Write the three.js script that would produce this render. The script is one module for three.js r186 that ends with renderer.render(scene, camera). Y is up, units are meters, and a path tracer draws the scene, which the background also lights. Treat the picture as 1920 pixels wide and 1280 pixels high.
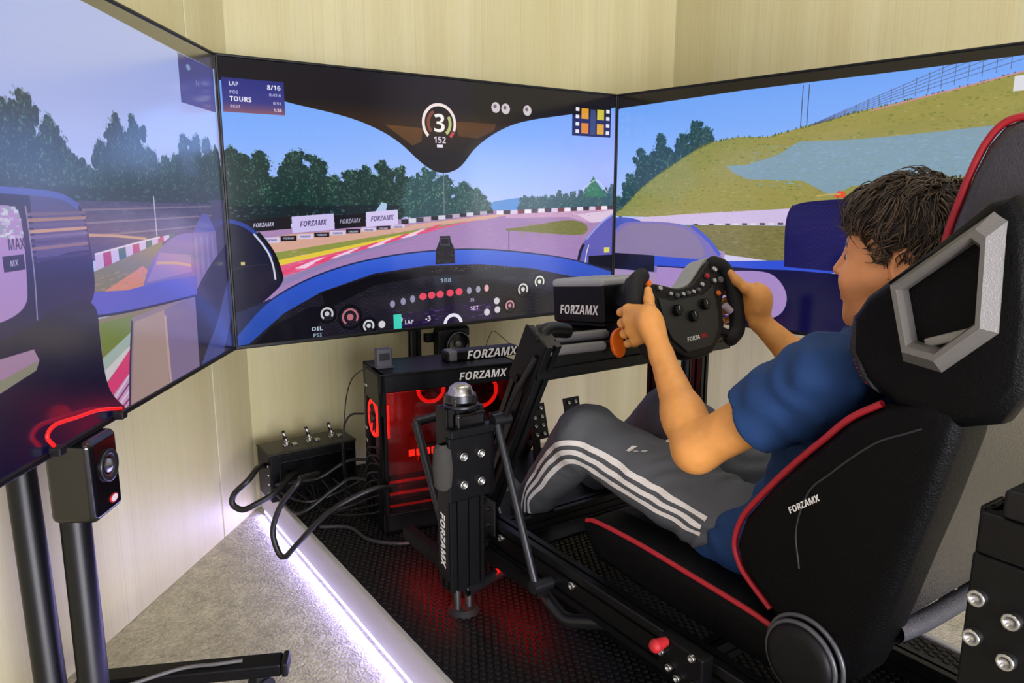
import * as THREE from 'three';
import { RoundedBoxGeometry } from 'three/addons/geometries/RoundedBoxGeometry.js';
import { TextGeometry } from 'three/addons/geometries/TextGeometry.js';
import { FontLoader } from 'three/addons/loaders/FontLoader.js';
import { mergeGeometries, mergeVertices, toCreasedNormals } from 'three/addons/utils/BufferGeometryUtils.js';
import { RectAreaLightUniformsLib } from 'three/addons/lights/RectAreaLightUniformsLib.js';

RectAreaLightUniformsLib.init();
const scene = new THREE.Scene();
scene.background = new THREE.Color(0x0a0a0a);
const V = (x, y, z) => new THREE.Vector3(x, y, z);

// ---------- camera ----------
const camera = new THREE.PerspectiveCamera(49.42, 1.5, 0.05, 30);
camera.position.set(-1.2298, 1.0563, 2.161);
{
  const yaw = 34.239 * Math.PI / 180, pitch = -10.899 * Math.PI / 180;
  camera.lookAt(camera.position.clone().add(V(Math.sin(yaw) * Math.cos(pitch), Math.sin(pitch), -Math.cos(yaw) * Math.cos(pitch))));
}
const renderer = new THREE.WebGLRenderer({ antialias: true });
renderer.toneMapping = THREE.LinearToneMapping;
renderer.toneMappingExposure = 1.0;
renderer.shadowMap.enabled = true;

// ---------- light levels (the lamps themselves are built further down) ----------
const CEILING_H = 2.62;
const CEILING_LAMPS = [   // x, z, width (x), depth (z), intensity, colour
  [-0.15, 1.0, 1.2, 0.6, 0.9, 0xfff8ec],
  [1.2, 0.75, 0.5, 1.2, 0.4, 0xfff8ec],
  [-1.2, 2.7, 1.2, 0.6, 0.8, 0xfff8ec],
];
const LED_STRIP = { color: 0xa89fff, glow: 5, light: 100 };
const SCREEN_LIGHT = 0.35;
const FILL_WINDOW = { x: -0.9, y: 0.82, w: 2.4, h: 1.5, light: 19.8, color: 0xf6f4ff };
const CASE_RED = 45;
// ---------- helpers ----------
let seedState = 12345;
const rnd = () => { seedState = (seedState + 0x6d2b79f5) | 0; let t = Math.imul(seedState ^ (seedState >>> 15), 1 | seedState); t = (t + Math.imul(t ^ (t >>> 7), 61 | t)) ^ t; return ((t ^ (t >>> 14)) >>> 0) / 4294967296; };
const rr = (a, b) => a + (b - a) * rnd();
const reseed = (n) => { seedState = n; };
const used = new Map();
function numbered(name) { const n = used.get(name) ?? 0; used.set(name, n + 1); return n ? `${name}_${String(n).padStart(3, '0')}` : name; }
function tag(o, label, category, group) { if (label) o.userData.label = label; if (category) o.userData.category = category; if (group) o.userData.group = group; return o; }
function thing(name, label, category, pos = [0, 0, 0], turn = 0, group) {
  const o = new THREE.Group(); o.name = numbered(name); o.position.set(...pos); o.rotation.y = turn; scene.add(o);
  return tag(o, label, category, group);
}
function prep(g) {   // plain non-indexed geometry with position, normal, uv
  if (g.index) g = g.toNonIndexed();
  if (!g.attributes.normal) g.computeVertexNormals();
  for (const k of Object.keys(g.attributes)) if (!['position', 'normal', 'uv', 'color'].includes(k)) g.deleteAttribute(k);
  return g;
}
function boxUV(g) {   // uv in metres from the dominant direction of each face
  g = prep(g);
  const p = g.attributes.position, n = g.attributes.normal, uv = new Float32Array(p.count * 2);
  for (let i = 0; i < p.count; i += 3) {
    let nx = 0, ny = 0, nz = 0;
    for (let k = 0; k < 3; k++) { nx += n.getX(i + k); ny += n.getY(i + k); nz += n.getZ(i + k); }
    nx = Math.abs(nx); ny = Math.abs(ny); nz = Math.abs(nz);
    for (let k = 0; k < 3; k++) {
      const x = p.getX(i + k), y = p.getY(i + k), z = p.getZ(i + k), j = (i + k) * 2;
      if (nx >= ny && nx >= nz) { uv[j] = z; uv[j + 1] = y; } else if (ny >= nz) { uv[j] = x; uv[j + 1] = z; } else { uv[j] = x; uv[j + 1] = y; }
    }
  }
  g.setAttribute('uv', new THREE.BufferAttribute(uv, 2));
  return g;
}
function merge(list) { list = [].concat(list).map(prep); for (const g of list) if (!g.attributes.uv) g.setAttribute('uv', new THREE.BufferAttribute(new Float32Array(g.attributes.position.count * 2), 2)); return list.length === 1 ? list[0] : mergeGeometries(list); }
function part(name, geos, mat, parent, keepUV) {
  let g = merge(geos); if (!keepUV) g = boxUV(g);
  const m = new THREE.Mesh(g, mat); m.name = parent === scene ? numbered(name) : name; m.castShadow = m.receiveShadow = true; (parent ?? scene).add(m); return m;
}
const struct = (name, geos, mat, parent = scene, keepUV) => { const m = part(name, geos, mat, parent, keepUV); if (parent === scene) m.userData.kind = 'structure'; return m; };
const rbox = (w, h, d, r = 0.004, x = 0, y = 0, z = 0, seg = 2) => new RoundedBoxGeometry(w, h, d, seg, Math.min(r, w / 2.01, h / 2.01, d / 2.01)).translate(x, y, z);
function orient(g, a, b, up) {   // geometry built along +z (centred) is laid from a to b
  const d = b.clone().sub(a), z = d.clone().normalize(), u = (up ?? (Math.abs(z.y) > 0.95 ? V(0, 0, 1) : V(0, 1, 0)));
  const x = u.clone().cross(z).normalize(), y = z.clone().cross(x);
  return g.applyMatrix4(new THREE.Matrix4().makeBasis(x, y, z).setPosition(a.clone().add(b).multiplyScalar(0.5)));
}
const beam = (a, b, w, h, r = 0.004, up) => orient(rbox(w, h, a.distanceTo(b), r), a, b, up);
const rod = (a, b, r, r2 = r, seg = 20) => orient(new THREE.CylinderGeometry(r2, r, a.distanceTo(b), seg).rotateX(Math.PI / 2), a, b);
function bolt(p, dir, r = 0.006, h = 0.005) {   // socket-head bolt: head with a hexagonal recess rim
  const L = new THREE.LatheGeometry([[0, h * 0.45], [r * 0.5, h * 0.45], [r * 0.55, h], [r * 0.88, h], [r, h * 0.8], [r, 0]].map((q) => new THREE.Vector2(...q)), 14).rotateX(Math.PI / 2);
  const q = new THREE.Quaternion().setFromUnitVectors(V(0, 0, 1), dir.clone().normalize());
  return L.applyQuaternion(q).translate(p.x, p.y, p.z);
}
const tube = (pts, r, seg = 60, rad = 10, closed = false, tension = 0.5) => new THREE.TubeGeometry(new THREE.CatmullRomCurve3(pts.map((p) => p.isVector3 ? p : V(...p)), closed, 'catmullrom', tension), seg, r, rad, closed);
function slotProfile(w, h, cells, slots = true) {   // aluminium extrusion cross-section, w x h, slot in each 40 mm cell
  const s = new THREE.Shape(), nx = Math.max(1, Math.round(w / cells)), ny = Math.max(1, Math.round(h / cells)), o = 0.004, dp = 0.006, c = 0.002;
  const pts = [];
  const side = (ax, ay, bx, by, n, inx, iny) => {
    for (let i = 0; i < n; i++) {
      const t0 = (i + 0.5) / n, L = Math.hypot(bx - ax, by - ay), ux = (bx - ax) / L, uy = (by - ay) / L;
      const mx = ax + (bx - ax) * t0, my = ay + (by - ay) * t0;
      if (i === 0) pts.push([ax + ux * c, ay + uy * c]);
      if (slots) pts.push([mx - ux * o, my - uy * o], [mx - ux * o + inx * dp, my - uy * o + iny * dp], [mx + ux * o + inx * dp, my + uy * o + iny * dp], [mx + ux * o, my + uy * o]);
      if (i === n - 1) pts.push([bx - ux * c, by - uy * c]);
    }
  };
  side(-w / 2, -h / 2, w / 2, -h / 2, nx, 0, 1); side(w / 2, -h / 2, w / 2, h / 2, ny, -1, 0); side(w / 2, h / 2, -w / 2, h / 2, nx, 0, -1); side(-w / 2, h / 2, -w / 2, -h / 2, ny, 1, 0);
  pts.forEach((q, i) => i ? s.lineTo(...q) : s.moveTo(...q)); s.closePath();
  return s;
}
const profile = (a, b, w = 0.04, h = 0.04, up, cells = 0.04) => { const L = a.distanceTo(b); return orient(new THREE.ExtrudeGeometry(slotProfile(w, h, cells), { depth: L, bevelEnabled: false }).translate(0, 0, -L / 2), a, b, up); };
function extrudeX(pts, x0, x1, bevel = 0.012, holes = [], smooth = false, seg = 4) {   // (z, y) outline pulled along x, rounded rims
  const mk = (C, q) => { const s = new C(), P = smooth ? new THREE.SplineCurve(q.concat([q[0]]).map((v) => new THREE.Vector2(...v))).getPoints(q.length * 5).slice(0, -1).map((v) => [v.x, v.y]) : q; P.forEach((v, i) => i ? s.lineTo(...v) : s.moveTo(...v)); s.closePath(); return s; };
  const s = mk(THREE.Shape, pts); for (const h of holes) s.holes.push(mk(THREE.Path, h));
  const g = new THREE.ExtrudeGeometry(s, { depth: Math.max(1e-4, x1 - x0 - 2 * bevel), bevelEnabled: bevel > 0, bevelThickness: bevel, bevelSize: bevel, bevelOffset: -bevel, bevelSegments: seg, curveSegments: 8 });
  // shape x -> world z, shape y -> world y, depth -> world -x
  g.applyMatrix4(new THREE.Matrix4().makeBasis(V(0, 0, 1), V(0, 1, 0), V(-1, 0, 0)).setPosition(x1 - bevel, 0, 0));
  return g;
}
const creased = (g, a = 0.6) => toCreasedNormals(prep(g), a);
const font = await new FontLoader().loadAsync('fonts/droid/droid_sans_bold.typeface.json');
function lettering(str, size, depth = 0.0008, slant = 0.2) {   // raised or printed lettering, centred, in the xy plane facing +z
  const g = new TextGeometry(str, { font, size, depth, curveSegments: 4, bevelEnabled: false });
  g.computeBoundingBox(); const b = g.boundingBox;
  g.translate(-(b.min.x + b.max.x) / 2, -(b.min.y + b.max.y) / 2, 0);
  g.applyMatrix4(new THREE.Matrix4().set(1, slant, 0, 0, 0, 1, 0, 0, 0, 0, 1, 0, 0, 0, 0, 1));
  return g;
}
const place = (g, pos, xdir, ydir) => { const x = xdir.clone().normalize(), z = x.clone().cross(ydir).normalize(), y = z.clone().cross(x); return g.applyMatrix4(new THREE.Matrix4().makeBasis(x, y, z).setPosition(pos)); };

// value noise
function hash3(x, y, z) { let h = Math.imul(x, 374761393) ^ Math.imul(y, 668265263) ^ Math.imul(z, 2147483647 - 1640531527); h = Math.imul(h ^ (h >>> 13), 1274126177); return ((h ^ (h >>> 16)) >>> 0) / 4294967296; }
function noise3(x, y, z) {
  const X = Math.floor(x), Y = Math.floor(y), Z = Math.floor(z); let a = x - X, b = y - Y, c = z - Z; a = a * a * (3 - 2 * a); b = b * b * (3 - 2 * b); c = c * c * (3 - 2 * c);
  const L = (p, q, t) => p + (q - p) * t;
  return L(L(L(hash3(X, Y, Z), hash3(X + 1, Y, Z), a), L(hash3(X, Y + 1, Z), hash3(X + 1, Y + 1, Z), a), b), L(L(hash3(X, Y, Z + 1), hash3(X + 1, Y, Z + 1), a), L(hash3(X, Y + 1, Z + 1), hash3(X + 1, Y + 1, Z + 1), a), b), c);
}

// ---------- textures ----------
function canvasTex(w, h, draw, srgb = true, repeat) {
  const c = document.createElement('canvas'); c.width = w; c.height = h; draw(c.getContext('2d'), w, h);
  const t = new THREE.CanvasTexture(c); if (srgb) t.colorSpace = THREE.SRGBColorSpace;
  t.wrapS = t.wrapT = THREE.RepeatWrapping; if (repeat) t.repeat.set(...repeat); t.magFilter = THREE.LinearFilter; return t;
}
function dataTex(n, f, repeat, srgb = false) {
  const d = new Uint8Array(n * n * 4);
  for (let y = 0; y < n; y++) for (let x = 0; x < n; x++) { const v = f(x / n, y / n, x, y), i = (y * n + x) * 4; if (Array.isArray(v)) { d[i] = v[0]; d[i + 1] = v[1]; d[i + 2] = v[2]; } else d[i] = d[i + 1] = d[i + 2] = Math.max(0, Math.min(255, v * 255)); d[i + 3] = 255; }
  const t = new THREE.DataTexture(d, n, n); t.wrapS = t.wrapT = THREE.RepeatWrapping; t.magFilter = THREE.LinearFilter; t.minFilter = THREE.LinearFilter; t.repeat.set(...repeat); if (srgb) t.colorSpace = THREE.SRGBColorSpace; t.needsUpdate = true; return t;
}
const tn = (x, y, n, s) => { // tiling noise
  const w = (a) => ((a % n) + n) % n, X = Math.floor(x * n), Y = Math.floor(y * n); let a = x * n - X, b = y * n - Y; a = a * a * (3 - 2 * a); b = b * b * (3 - 2 * b);
  const L = (p, q, t) => p + (q - p) * t;
  return L(L(hash3(w(X), w(Y), s), hash3(w(X + 1), w(Y), s), a), L(hash3(w(X), w(Y + 1), s), hash3(w(X + 1), w(Y + 1), s), a), b);
};
const grainBump = dataTex(256, (x, y) => 0.5 * tn(x, y, 128, 1) + 0.5 * tn(x, y, 64, 2), [12, 12]);
const leatherBump = dataTex(256, (x, y) => { const a = tn(x, y, 48, 3), b = tn(x, y, 90, 4); return Math.pow(Math.abs(a - 0.5) * 2, 0.5) * 0.7 + b * 0.3; }, [9, 9]);
const meshBump = dataTex(128, (x, y, i, j) => { const u = (i % 16) / 16 - 0.5, v = (j % 16) / 16 - 0.5, row = Math.floor(j / 16) % 2, uu = ((i + row * 8) % 16) / 16 - 0.5; return Math.hypot(uu, v) < 0.3 ? 0 : 1; }, [22, 22]);
const weaveBump = dataTex(128, (x, y, i, j) => { const a = Math.sin((x * 32 + y * 32) * 2 * Math.PI), b = Math.sin((x * 32 - y * 32) * 2 * Math.PI); return 0.5 + 0.25 * a + 0.25 * b; }, [14, 14]);
const clothBump = dataTex(256, (x, y) => 0.45 * tn(x, y, 128, 5) + 0.25 * (0.5 + 0.5 * Math.sin(y * 128 * 2 * Math.PI)) + 0.3 * tn(x, y, 40, 6), [8, 8]);

// ---------- materials ----------
const std = (color, roughness, o = {}) => new THREE.MeshStandardMaterial({ color, roughness, ...o });
const M = {
  powder: new THREE.MeshPhysicalMaterial({ color: 0x08080a, roughness: 0.42, specularIntensity: 0.4, bumpMap: grainBump, bumpScale: 0.0002 }),
  anodised: new THREE.MeshPhysicalMaterial({ color: 0x08090a, roughness: 0.38, specularIntensity: 0.7, bumpMap: grainBump, bumpScale: 0.0001 }),
  plastic: new THREE.MeshPhysicalMaterial({ color: 0x0a0a0c, roughness: 0.5, specularIntensity: 0.55, bumpMap: grainBump, bumpScale: 0.00015 }),
  glossBlack: new THREE.MeshPhysicalMaterial({ color: 0x08080a, roughness: 0.2, clearcoat: 0.4, clearcoatRoughness: 0.15 }),
  greyPlastic: std(0x5b5a58, 0.45, { bumpMap: grainBump, bumpScale: 0.0002 }),
  rubber: std(0x0a0a0a, 0.75, { bumpMap: grainBump, bumpScale: 0.0003 }),
  steel: std(0xb9b9b6, 0.28, { metalness: 1, bumpMap: grainBump, bumpScale: 0.0001 }),
  gunmetal: std(0x3c3d40, 0.35, { metalness: 0.8, bumpMap: grainBump, bumpScale: 0.0001 }),
  whiteInk: std(0xe4e2dc, 0.6),
  redInk: std(0xb01820, 0.6),
  leather: new THREE.MeshPhysicalMaterial({ color: 0x070708, roughness: 0.48, specularIntensity: 0.2, bumpMap: leatherBump, bumpScale: 0.0006 }),
  meshFabric: std(0x17171c, 0.7, { bumpMap: meshBump, bumpScale: 0.0012 }),
  piping: std(0xa31221, 0.5, { bumpMap: clothBump, bumpScale: 0.0003 }),
  orange: std(0xe86a12, 0.4, { bumpMap: grainBump, bumpScale: 0.0002 }),
  cable: std(0x0c0c0d, 0.45, { bumpMap: grainBump, bumpScale: 0.0002 }),
};
// ---------- the room ----------
const oakMap = canvasTex(1024, 1024, (g, w, h) => {
  reseed(7); g.fillStyle = 'rgb(190,183,139)'; g.fillRect(0, 0, w, h);
  for (let i = 0; i < 26; i++) { const x = rnd() * w, s = rr(20, 90); g.fillStyle = `rgba(${rnd() < 0.5 ? '210,204,168' : '184,172,124'},${rr(0.08, 0.22)})`; g.fillRect(x, 0, s, h); if (x + s > w) g.fillRect(0, 0, x + s - w, h); }
  for (let i = 0; i < 1500; i++) { const x = rnd() * w, y = rnd() * h, l = rr(60, 420), a = rr(0.03, 0.13); g.strokeStyle = `rgba(${rnd() < 0.45 ? '212,207,176' : '142,130,84'},${a})`; g.lineWidth = rr(0.6, 2.4); for (const dy of [0, -h]) { g.beginPath(); g.moveTo(x, y + dy); g.bezierCurveTo(x + rr(-3, 3), y + l * 0.3 + dy, x + rr(-3, 3), y + l * 0.6 + dy, x, y + l + dy); g.stroke(); } }
  for (let i = 0; i < 10; i++) { const x = rr(60, w - 60), y = rr(120, h - 120); for (let k = 0; k < 7; k++) { g.strokeStyle = `rgba(160,140,92,${0.1})`; g.lineWidth = 1.2; g.beginPath(); g.ellipse(x, y, 3 + k * 4, 16 + k * 15, 0, 0, 7); g.stroke(); } }
});
oakMap.repeat.set(1 / 1.1, 1 / 1.1);
const oak = std(0xffffff, 0.5, { map: oakMap, bumpMap: grainBump, bumpScale: 0.0001 });
const carpetMap = dataTex(512, (x, y) => { const s = 0.72 + 0.16 * tn(x, y, 256, 11) + 0.1 * tn(x, y, 90, 12) + 0.1 * (tn(x, y * 0.999, 24, 13) - 0.5) + 0.1 * (tn((x + y) % 1, (y * 3) % 1, 60, 14) - 0.5); return [216 * s, 210 * s, 180 * s]; }, [1.3, 1.3], true);
const carpetBump = dataTex(512, (x, y) => 0.6 * tn(x, y, 256, 21) + 0.4 * tn(x, y, 100, 22), [1.3, 1.3]);
const carpet = std(0xffffff, 0.9, { map: carpetMap, bumpMap: carpetBump, bumpScale: 0.002 });
const plaster = std(0xc4c0c8, 0.85, { bumpMap: grainBump, bumpScale: 0.0003 });
const ceilingPaint = std(0x9a968e, 0.9, { bumpMap: grainBump, bumpScale: 0.0003 });

struct('floor', rbox(7, 0.1, 7.2, 0.002, 0.6, -0.05, 2.3), carpet);
struct('ceiling', rbox(7, 0.1, 7.2, 0.002, 0.6, CEILING_H + 0.05, 2.3), ceilingPaint);
// a wall is a row of tall laminate panels with open joints on a dark batten
const battens = std(0x2a221a, 0.9, { bumpMap: grainBump, bumpScale: 0.0003 });
function panelWall(name, a, b, cuts) {   // a -> b on the floor, visible face to the right hand of the walk
  const w = new THREE.Group(); w.name = numbered(name); w.userData.kind = 'structure'; scene.add(w);
  const d = V(b[0] - a[0], 0, b[1] - a[1]), L = d.length(); d.normalize();
  w.position.set(a[0], 0, a[1]); w.rotation.y = Math.atan2(-d.z, d.x);   // local +x runs a -> b, local +z faces the room
  const s = [0, ...cuts, L];
  for (let i = 0; i + 1 < s.length; i++) { const l = s[i] + (i ? 0.0025 : 0), r = s[i + 1] - (i + 2 < s.length ? 0.0025 : 0), g = boxUV(rbox(r - l, CEILING_H, 0.03, 0.002, (l + r) / 2, CEILING_H / 2, -0.015)); const uv = g.attributes.uv; for (let k = 0; k < uv.count; k++) uv.setXY(k, uv.getX(k) + i * 0.37, uv.getY(k) + i * 0.21); part('panel', g, oak, w, true); }
  part('batten', rbox(L, CEILING_H, 0.04, 0.001, L / 2, CEILING_H / 2, -0.052), battens, w);
  return w;
}
panelWall('wall_left', [-2.35, 1.674], [-0.598, -0.339], [2.44]);
panelWall('wall_back', [-0.6, -0.342], [1.37, -0.342], []);
panelWall('wall_right', [1.358, -0.345], [2.0, 3.2], [2.4]);
struct('wall_rear', rbox(6.4, CEILING_H, 0.1, 0.002, 0.4, CEILING_H / 2, 5.2), plaster);
struct('wall_far_left', rbox(0.1, CEILING_H, 3.6, 0.002, -2.4, CEILING_H / 2, 3.45), plaster);
struct('wall_far_right', rbox(0.1, CEILING_H, 2.1, 0.002, 2.05, CEILING_H / 2, 4.2), plaster);

// unseen frosted window added behind the camera, low to light the lower walls
{
  const R = FILL_WINDOW, t = new THREE.Group(); t.name = 'fill_window_1'; t.userData.kind = 'structure'; t.position.set(R.x, R.y, 5.14); scene.add(t);
  part('window_frame', [rbox(R.w + 0.12, 0.06, 0.05, 0.006, 0, R.h / 2 + 0.03, 0), rbox(R.w + 0.12, 0.06, 0.05, 0.006, 0, -R.h / 2 - 0.03, 0), rbox(0.06, R.h, 0.05, 0.006, R.w / 2 + 0.03, 0, 0), rbox(0.06, R.h, 0.05, 0.006, -R.w / 2 - 0.03, 0, 0), rbox(0.03, R.h, 0.04, 0.004, 0, 0, 0)], std(0xd8d6d2, 0.5, { bumpMap: grainBump, bumpScale: 0.0001 }), t);
  part('pane', rbox(R.w, R.h, 0.006, 0.002, 0, 0, 0.01), std(0xffffff, 0.6, { emissive: R.color, emissiveIntensity: 1.6 }), t);
  const l = new THREE.RectAreaLight(R.color, R.light, R.w, R.h); l.position.set(0, 0, -0.03); l.name = 'fill_window_light'; t.add(l);
}

// ceiling lamps
const lampFrame = std(0xd0d0cc, 0.5, { bumpMap: grainBump, bumpScale: 0.0001 });
CEILING_LAMPS.forEach(([x, z, w, d, e, c], i) => {
  const t = thing('ceiling_lamp', ['flat white ceiling lamp panel above the driving rig', 'flat white ceiling lamp panel above the right monitor', 'flat white ceiling lamp panel behind the camera'][i], 'ceiling lamp', [x, CEILING_H, z]);
  part('frame', [rbox(w + 0.06, 0.03, 0.03, 0.004, 0, -0.015, d / 2 + 0.015), rbox(w + 0.06, 0.03, 0.03, 0.004, 0, -0.015, -d / 2 - 0.015), rbox(0.03, 0.03, d, 0.004, w / 2 + 0.015, -0.015, 0), rbox(0.03, 0.03, d, 0.004, -w / 2 - 0.015, -0.015, 0)], lampFrame, t);
  part('diffuser', rbox(w, 0.01, d, 0.002, 0, -0.012, 0), std(0xffffff, 0.6, { emissive: c, emissiveIntensity: 1.6 }), t);
  const l = new THREE.RectAreaLight(c, e, w, d); l.position.set(0, -0.03, 0); l.rotation.x = -Math.PI / 2; l.name = 'lamp_light'; t.add(l);
});

// ---------- the platform ----------
const studded = new THREE.MeshPhysicalMaterial({ color: 0x070708, roughness: 0.42, specularIntensity: 0.6, bumpMap: grainBump, bumpScale: 0.0003 });
const aluBoard = std(0xb5b3ae, 0.45, { metalness: 0.15, bumpMap: grainBump, bumpScale: 0.0002 });
{
  const t = thing('rig_platform', 'low platform with a studded black mat and a pale grey edge board lit from below', 'platform');
  part('base', rbox(0.93, 0.07, 2.9, 0.004, -0.105, 0.055, 1.17), M.plastic, t);
  part('studded_mat', rbox(0.94, 0.012, 2.92, 0.004, -0.105, 0.096, 1.17), studded, t);
  { // moulded six-sided studs in staggered rows
    const sp = 0.0175, stud = new THREE.CylinderGeometry(0.0062, 0.0078, 0.0032, 6), nx = Math.floor(0.93 / sp), nz = Math.floor(2.9 / (sp * 0.866)), im = new THREE.InstancedMesh(stud, studded, nx * nz), m4 = new THREE.Matrix4();
    let k = 0; for (let j = 0; j < nz; j++) for (let i = 0; i < nx; i++) { m4.makeTranslation(-0.105 - 0.465 + sp * (i + 0.3 + (j % 2) * 0.5), 0.1034, 1.17 - 1.45 + sp * 0.866 * (j + 0.5)); im.setMatrixAt(k++, m4); }
    im.name = 'mat_studs'; im.userData.kind = 'stuff'; im.castShadow = im.receiveShadow = true; t.add(im);
  }
  for (const x of [-0.586, 0.374]) part('edge_board', rbox(0.016, 0.09, 2.95, 0.004, x, 0.062, 1.18), aluBoard, t);
  part('end_board', rbox(0.95, 0.09, 0.016, 0.004, -0.106, 0.062, -0.29), aluBoard, t);
  for (const [s, x] of [[-1, -0.59], [1, 0.378]]) {
    const strip = part('led_strip', rbox(0.008, 0.008, 2.9, 0.002, x, 0.011, 1.18), std(0xffffff, 0.5, { emissive: LED_STRIP.color, emissiveIntensity: LED_STRIP.glow }), t);
    const l = new THREE.RectAreaLight(LED_STRIP.color, LED_STRIP.light, 2.9, 0.008); l.position.set(x + s * 0.007, 0.012, 1.18); l.rotation.y = s * Math.PI / 2 + Math.PI; l.name = 'strip_light'; t.add(l);
  }
  part('led_strip', rbox(0.93, 0.008, 0.008, 0.002, -0.105, 0.011, -0.298), std(0xffffff, 0.5, { emissive: LED_STRIP.color, emissiveIntensity: LED_STRIP.glow }), t);
}
// ---------- the three monitors and the racing pictures they show ----------
const SW = 1536, SH = 864;
const poly = (g, pts, fill) => { g.beginPath(); pts.forEach((p, i) => i ? g.lineTo(...p) : g.moveTo(...p)); g.closePath(); g.fillStyle = fill; g.fill(); };
const curve = (g, pts, stroke, w, close) => { g.beginPath(); g.moveTo(...pts[0]); for (let i = 1; i < pts.length - 1; i++) { const m = [(pts[i][0] + pts[i + 1][0]) / 2, (pts[i][1] + pts[i + 1][1]) / 2]; g.quadraticCurveTo(...pts[i], ...m); } g.lineTo(...pts.at(-1)); if (close) { close.forEach((p) => g.lineTo(...p)); g.closePath(); g.fillStyle = stroke; g.fill(); } else { g.strokeStyle = stroke; g.lineWidth = w; g.stroke(); } };
const grad = (g, x0, y0, x1, y1, stops) => { const q = g.createLinearGradient(x0, y0, x1, y1); stops.forEach(([t, c]) => q.addColorStop(t, c)); return q; };
function leafTree(g, cx, top, base, half, cols, n = 520) {   // ragged crown of many small leaf dabs, dark core first
  const [dark, mid, light] = cols, H = base - top, blobs = [];
  for (let i = 0; i < 20; i++) { const t = i / 19, w = half * (0.42 + 0.68 * Math.pow(t, 0.4)), r = half * (0.22 + 0.26 * Math.min(1, t * 2)); blobs.push([cx + rr(-0.75, 0.75) * w, top + r * 0.6 + t * (H - r * 1.2), r]); blobs.push([cx + rr(-0.3, 0.3) * w, top + r * 0.8 + t * (H - r * 1.2), r]); }
  g.fillStyle = dark; g.globalAlpha = 0.95; for (const b of blobs) for (let k = 0; k < 7; k++) { g.beginPath(); g.ellipse(b[0] + rr(-0.5, 0.5) * b[2], b[1] + rr(-0.5, 0.5) * b[2], b[2] * rr(0.3, 0.7), b[2] * rr(0.3, 0.7), rnd() * 3, 0, 7); g.fill(); }
  g.fillRect(cx - half * 0.8, base - H * 0.4, half * 1.6, H * 0.4);
  for (let i = 0; i < n * 2.2; i++) {
    const b = blobs[Math.floor(rnd() * blobs.length)], a = rnd() * 7, q = Math.sqrt(rnd()) * b[2] * 1.3, x = b[0] + Math.cos(a) * q, y = b[1] + Math.sin(a) * q, up = (b[1] - y) / b[2] + (b[0] - x) / b[2] * 0.4;
    g.fillStyle = rnd() < 0.32 + up * 0.38 ? (rnd() < 0.35 ? light : mid) : dark; g.globalAlpha = rr(0.2, 0.65); g.beginPath(); g.ellipse(x, y, rr(1, 4.2), rr(1, 3), rnd() * 3, 0, 7); g.fill();
  }
  g.globalAlpha = 1;
}
const speck = (g, x0, y0, x1, y1, n, cols, s = [1, 4], a = [0.15, 0.5], ar = 2.2) => { for (let i = 0; i < n; i++) { g.globalAlpha = rr(...a); g.fillStyle = cols[Math.floor(rnd() * cols.length)]; const w = rr(...s); g.fillRect(rr(x0, x1), rr(y0, y1), w * ar, w); } g.globalAlpha = 1; };
function txt(g, s, x, y, size, color, o = {}) { g.save(); g.translate(x, y); g.rotate(o.rot ?? 0); g.transform(o.sx ?? 1, 0, -(o.slant ?? 0), 1, 0, 0); g.font = `bold ${size}px ${o.font ?? 'sans-serif'}`; g.textAlign = o.align ?? 'center'; g.textBaseline = 'middle'; g.fillStyle = color; g.fillText(s, 0, 0); g.restore(); }

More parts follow.
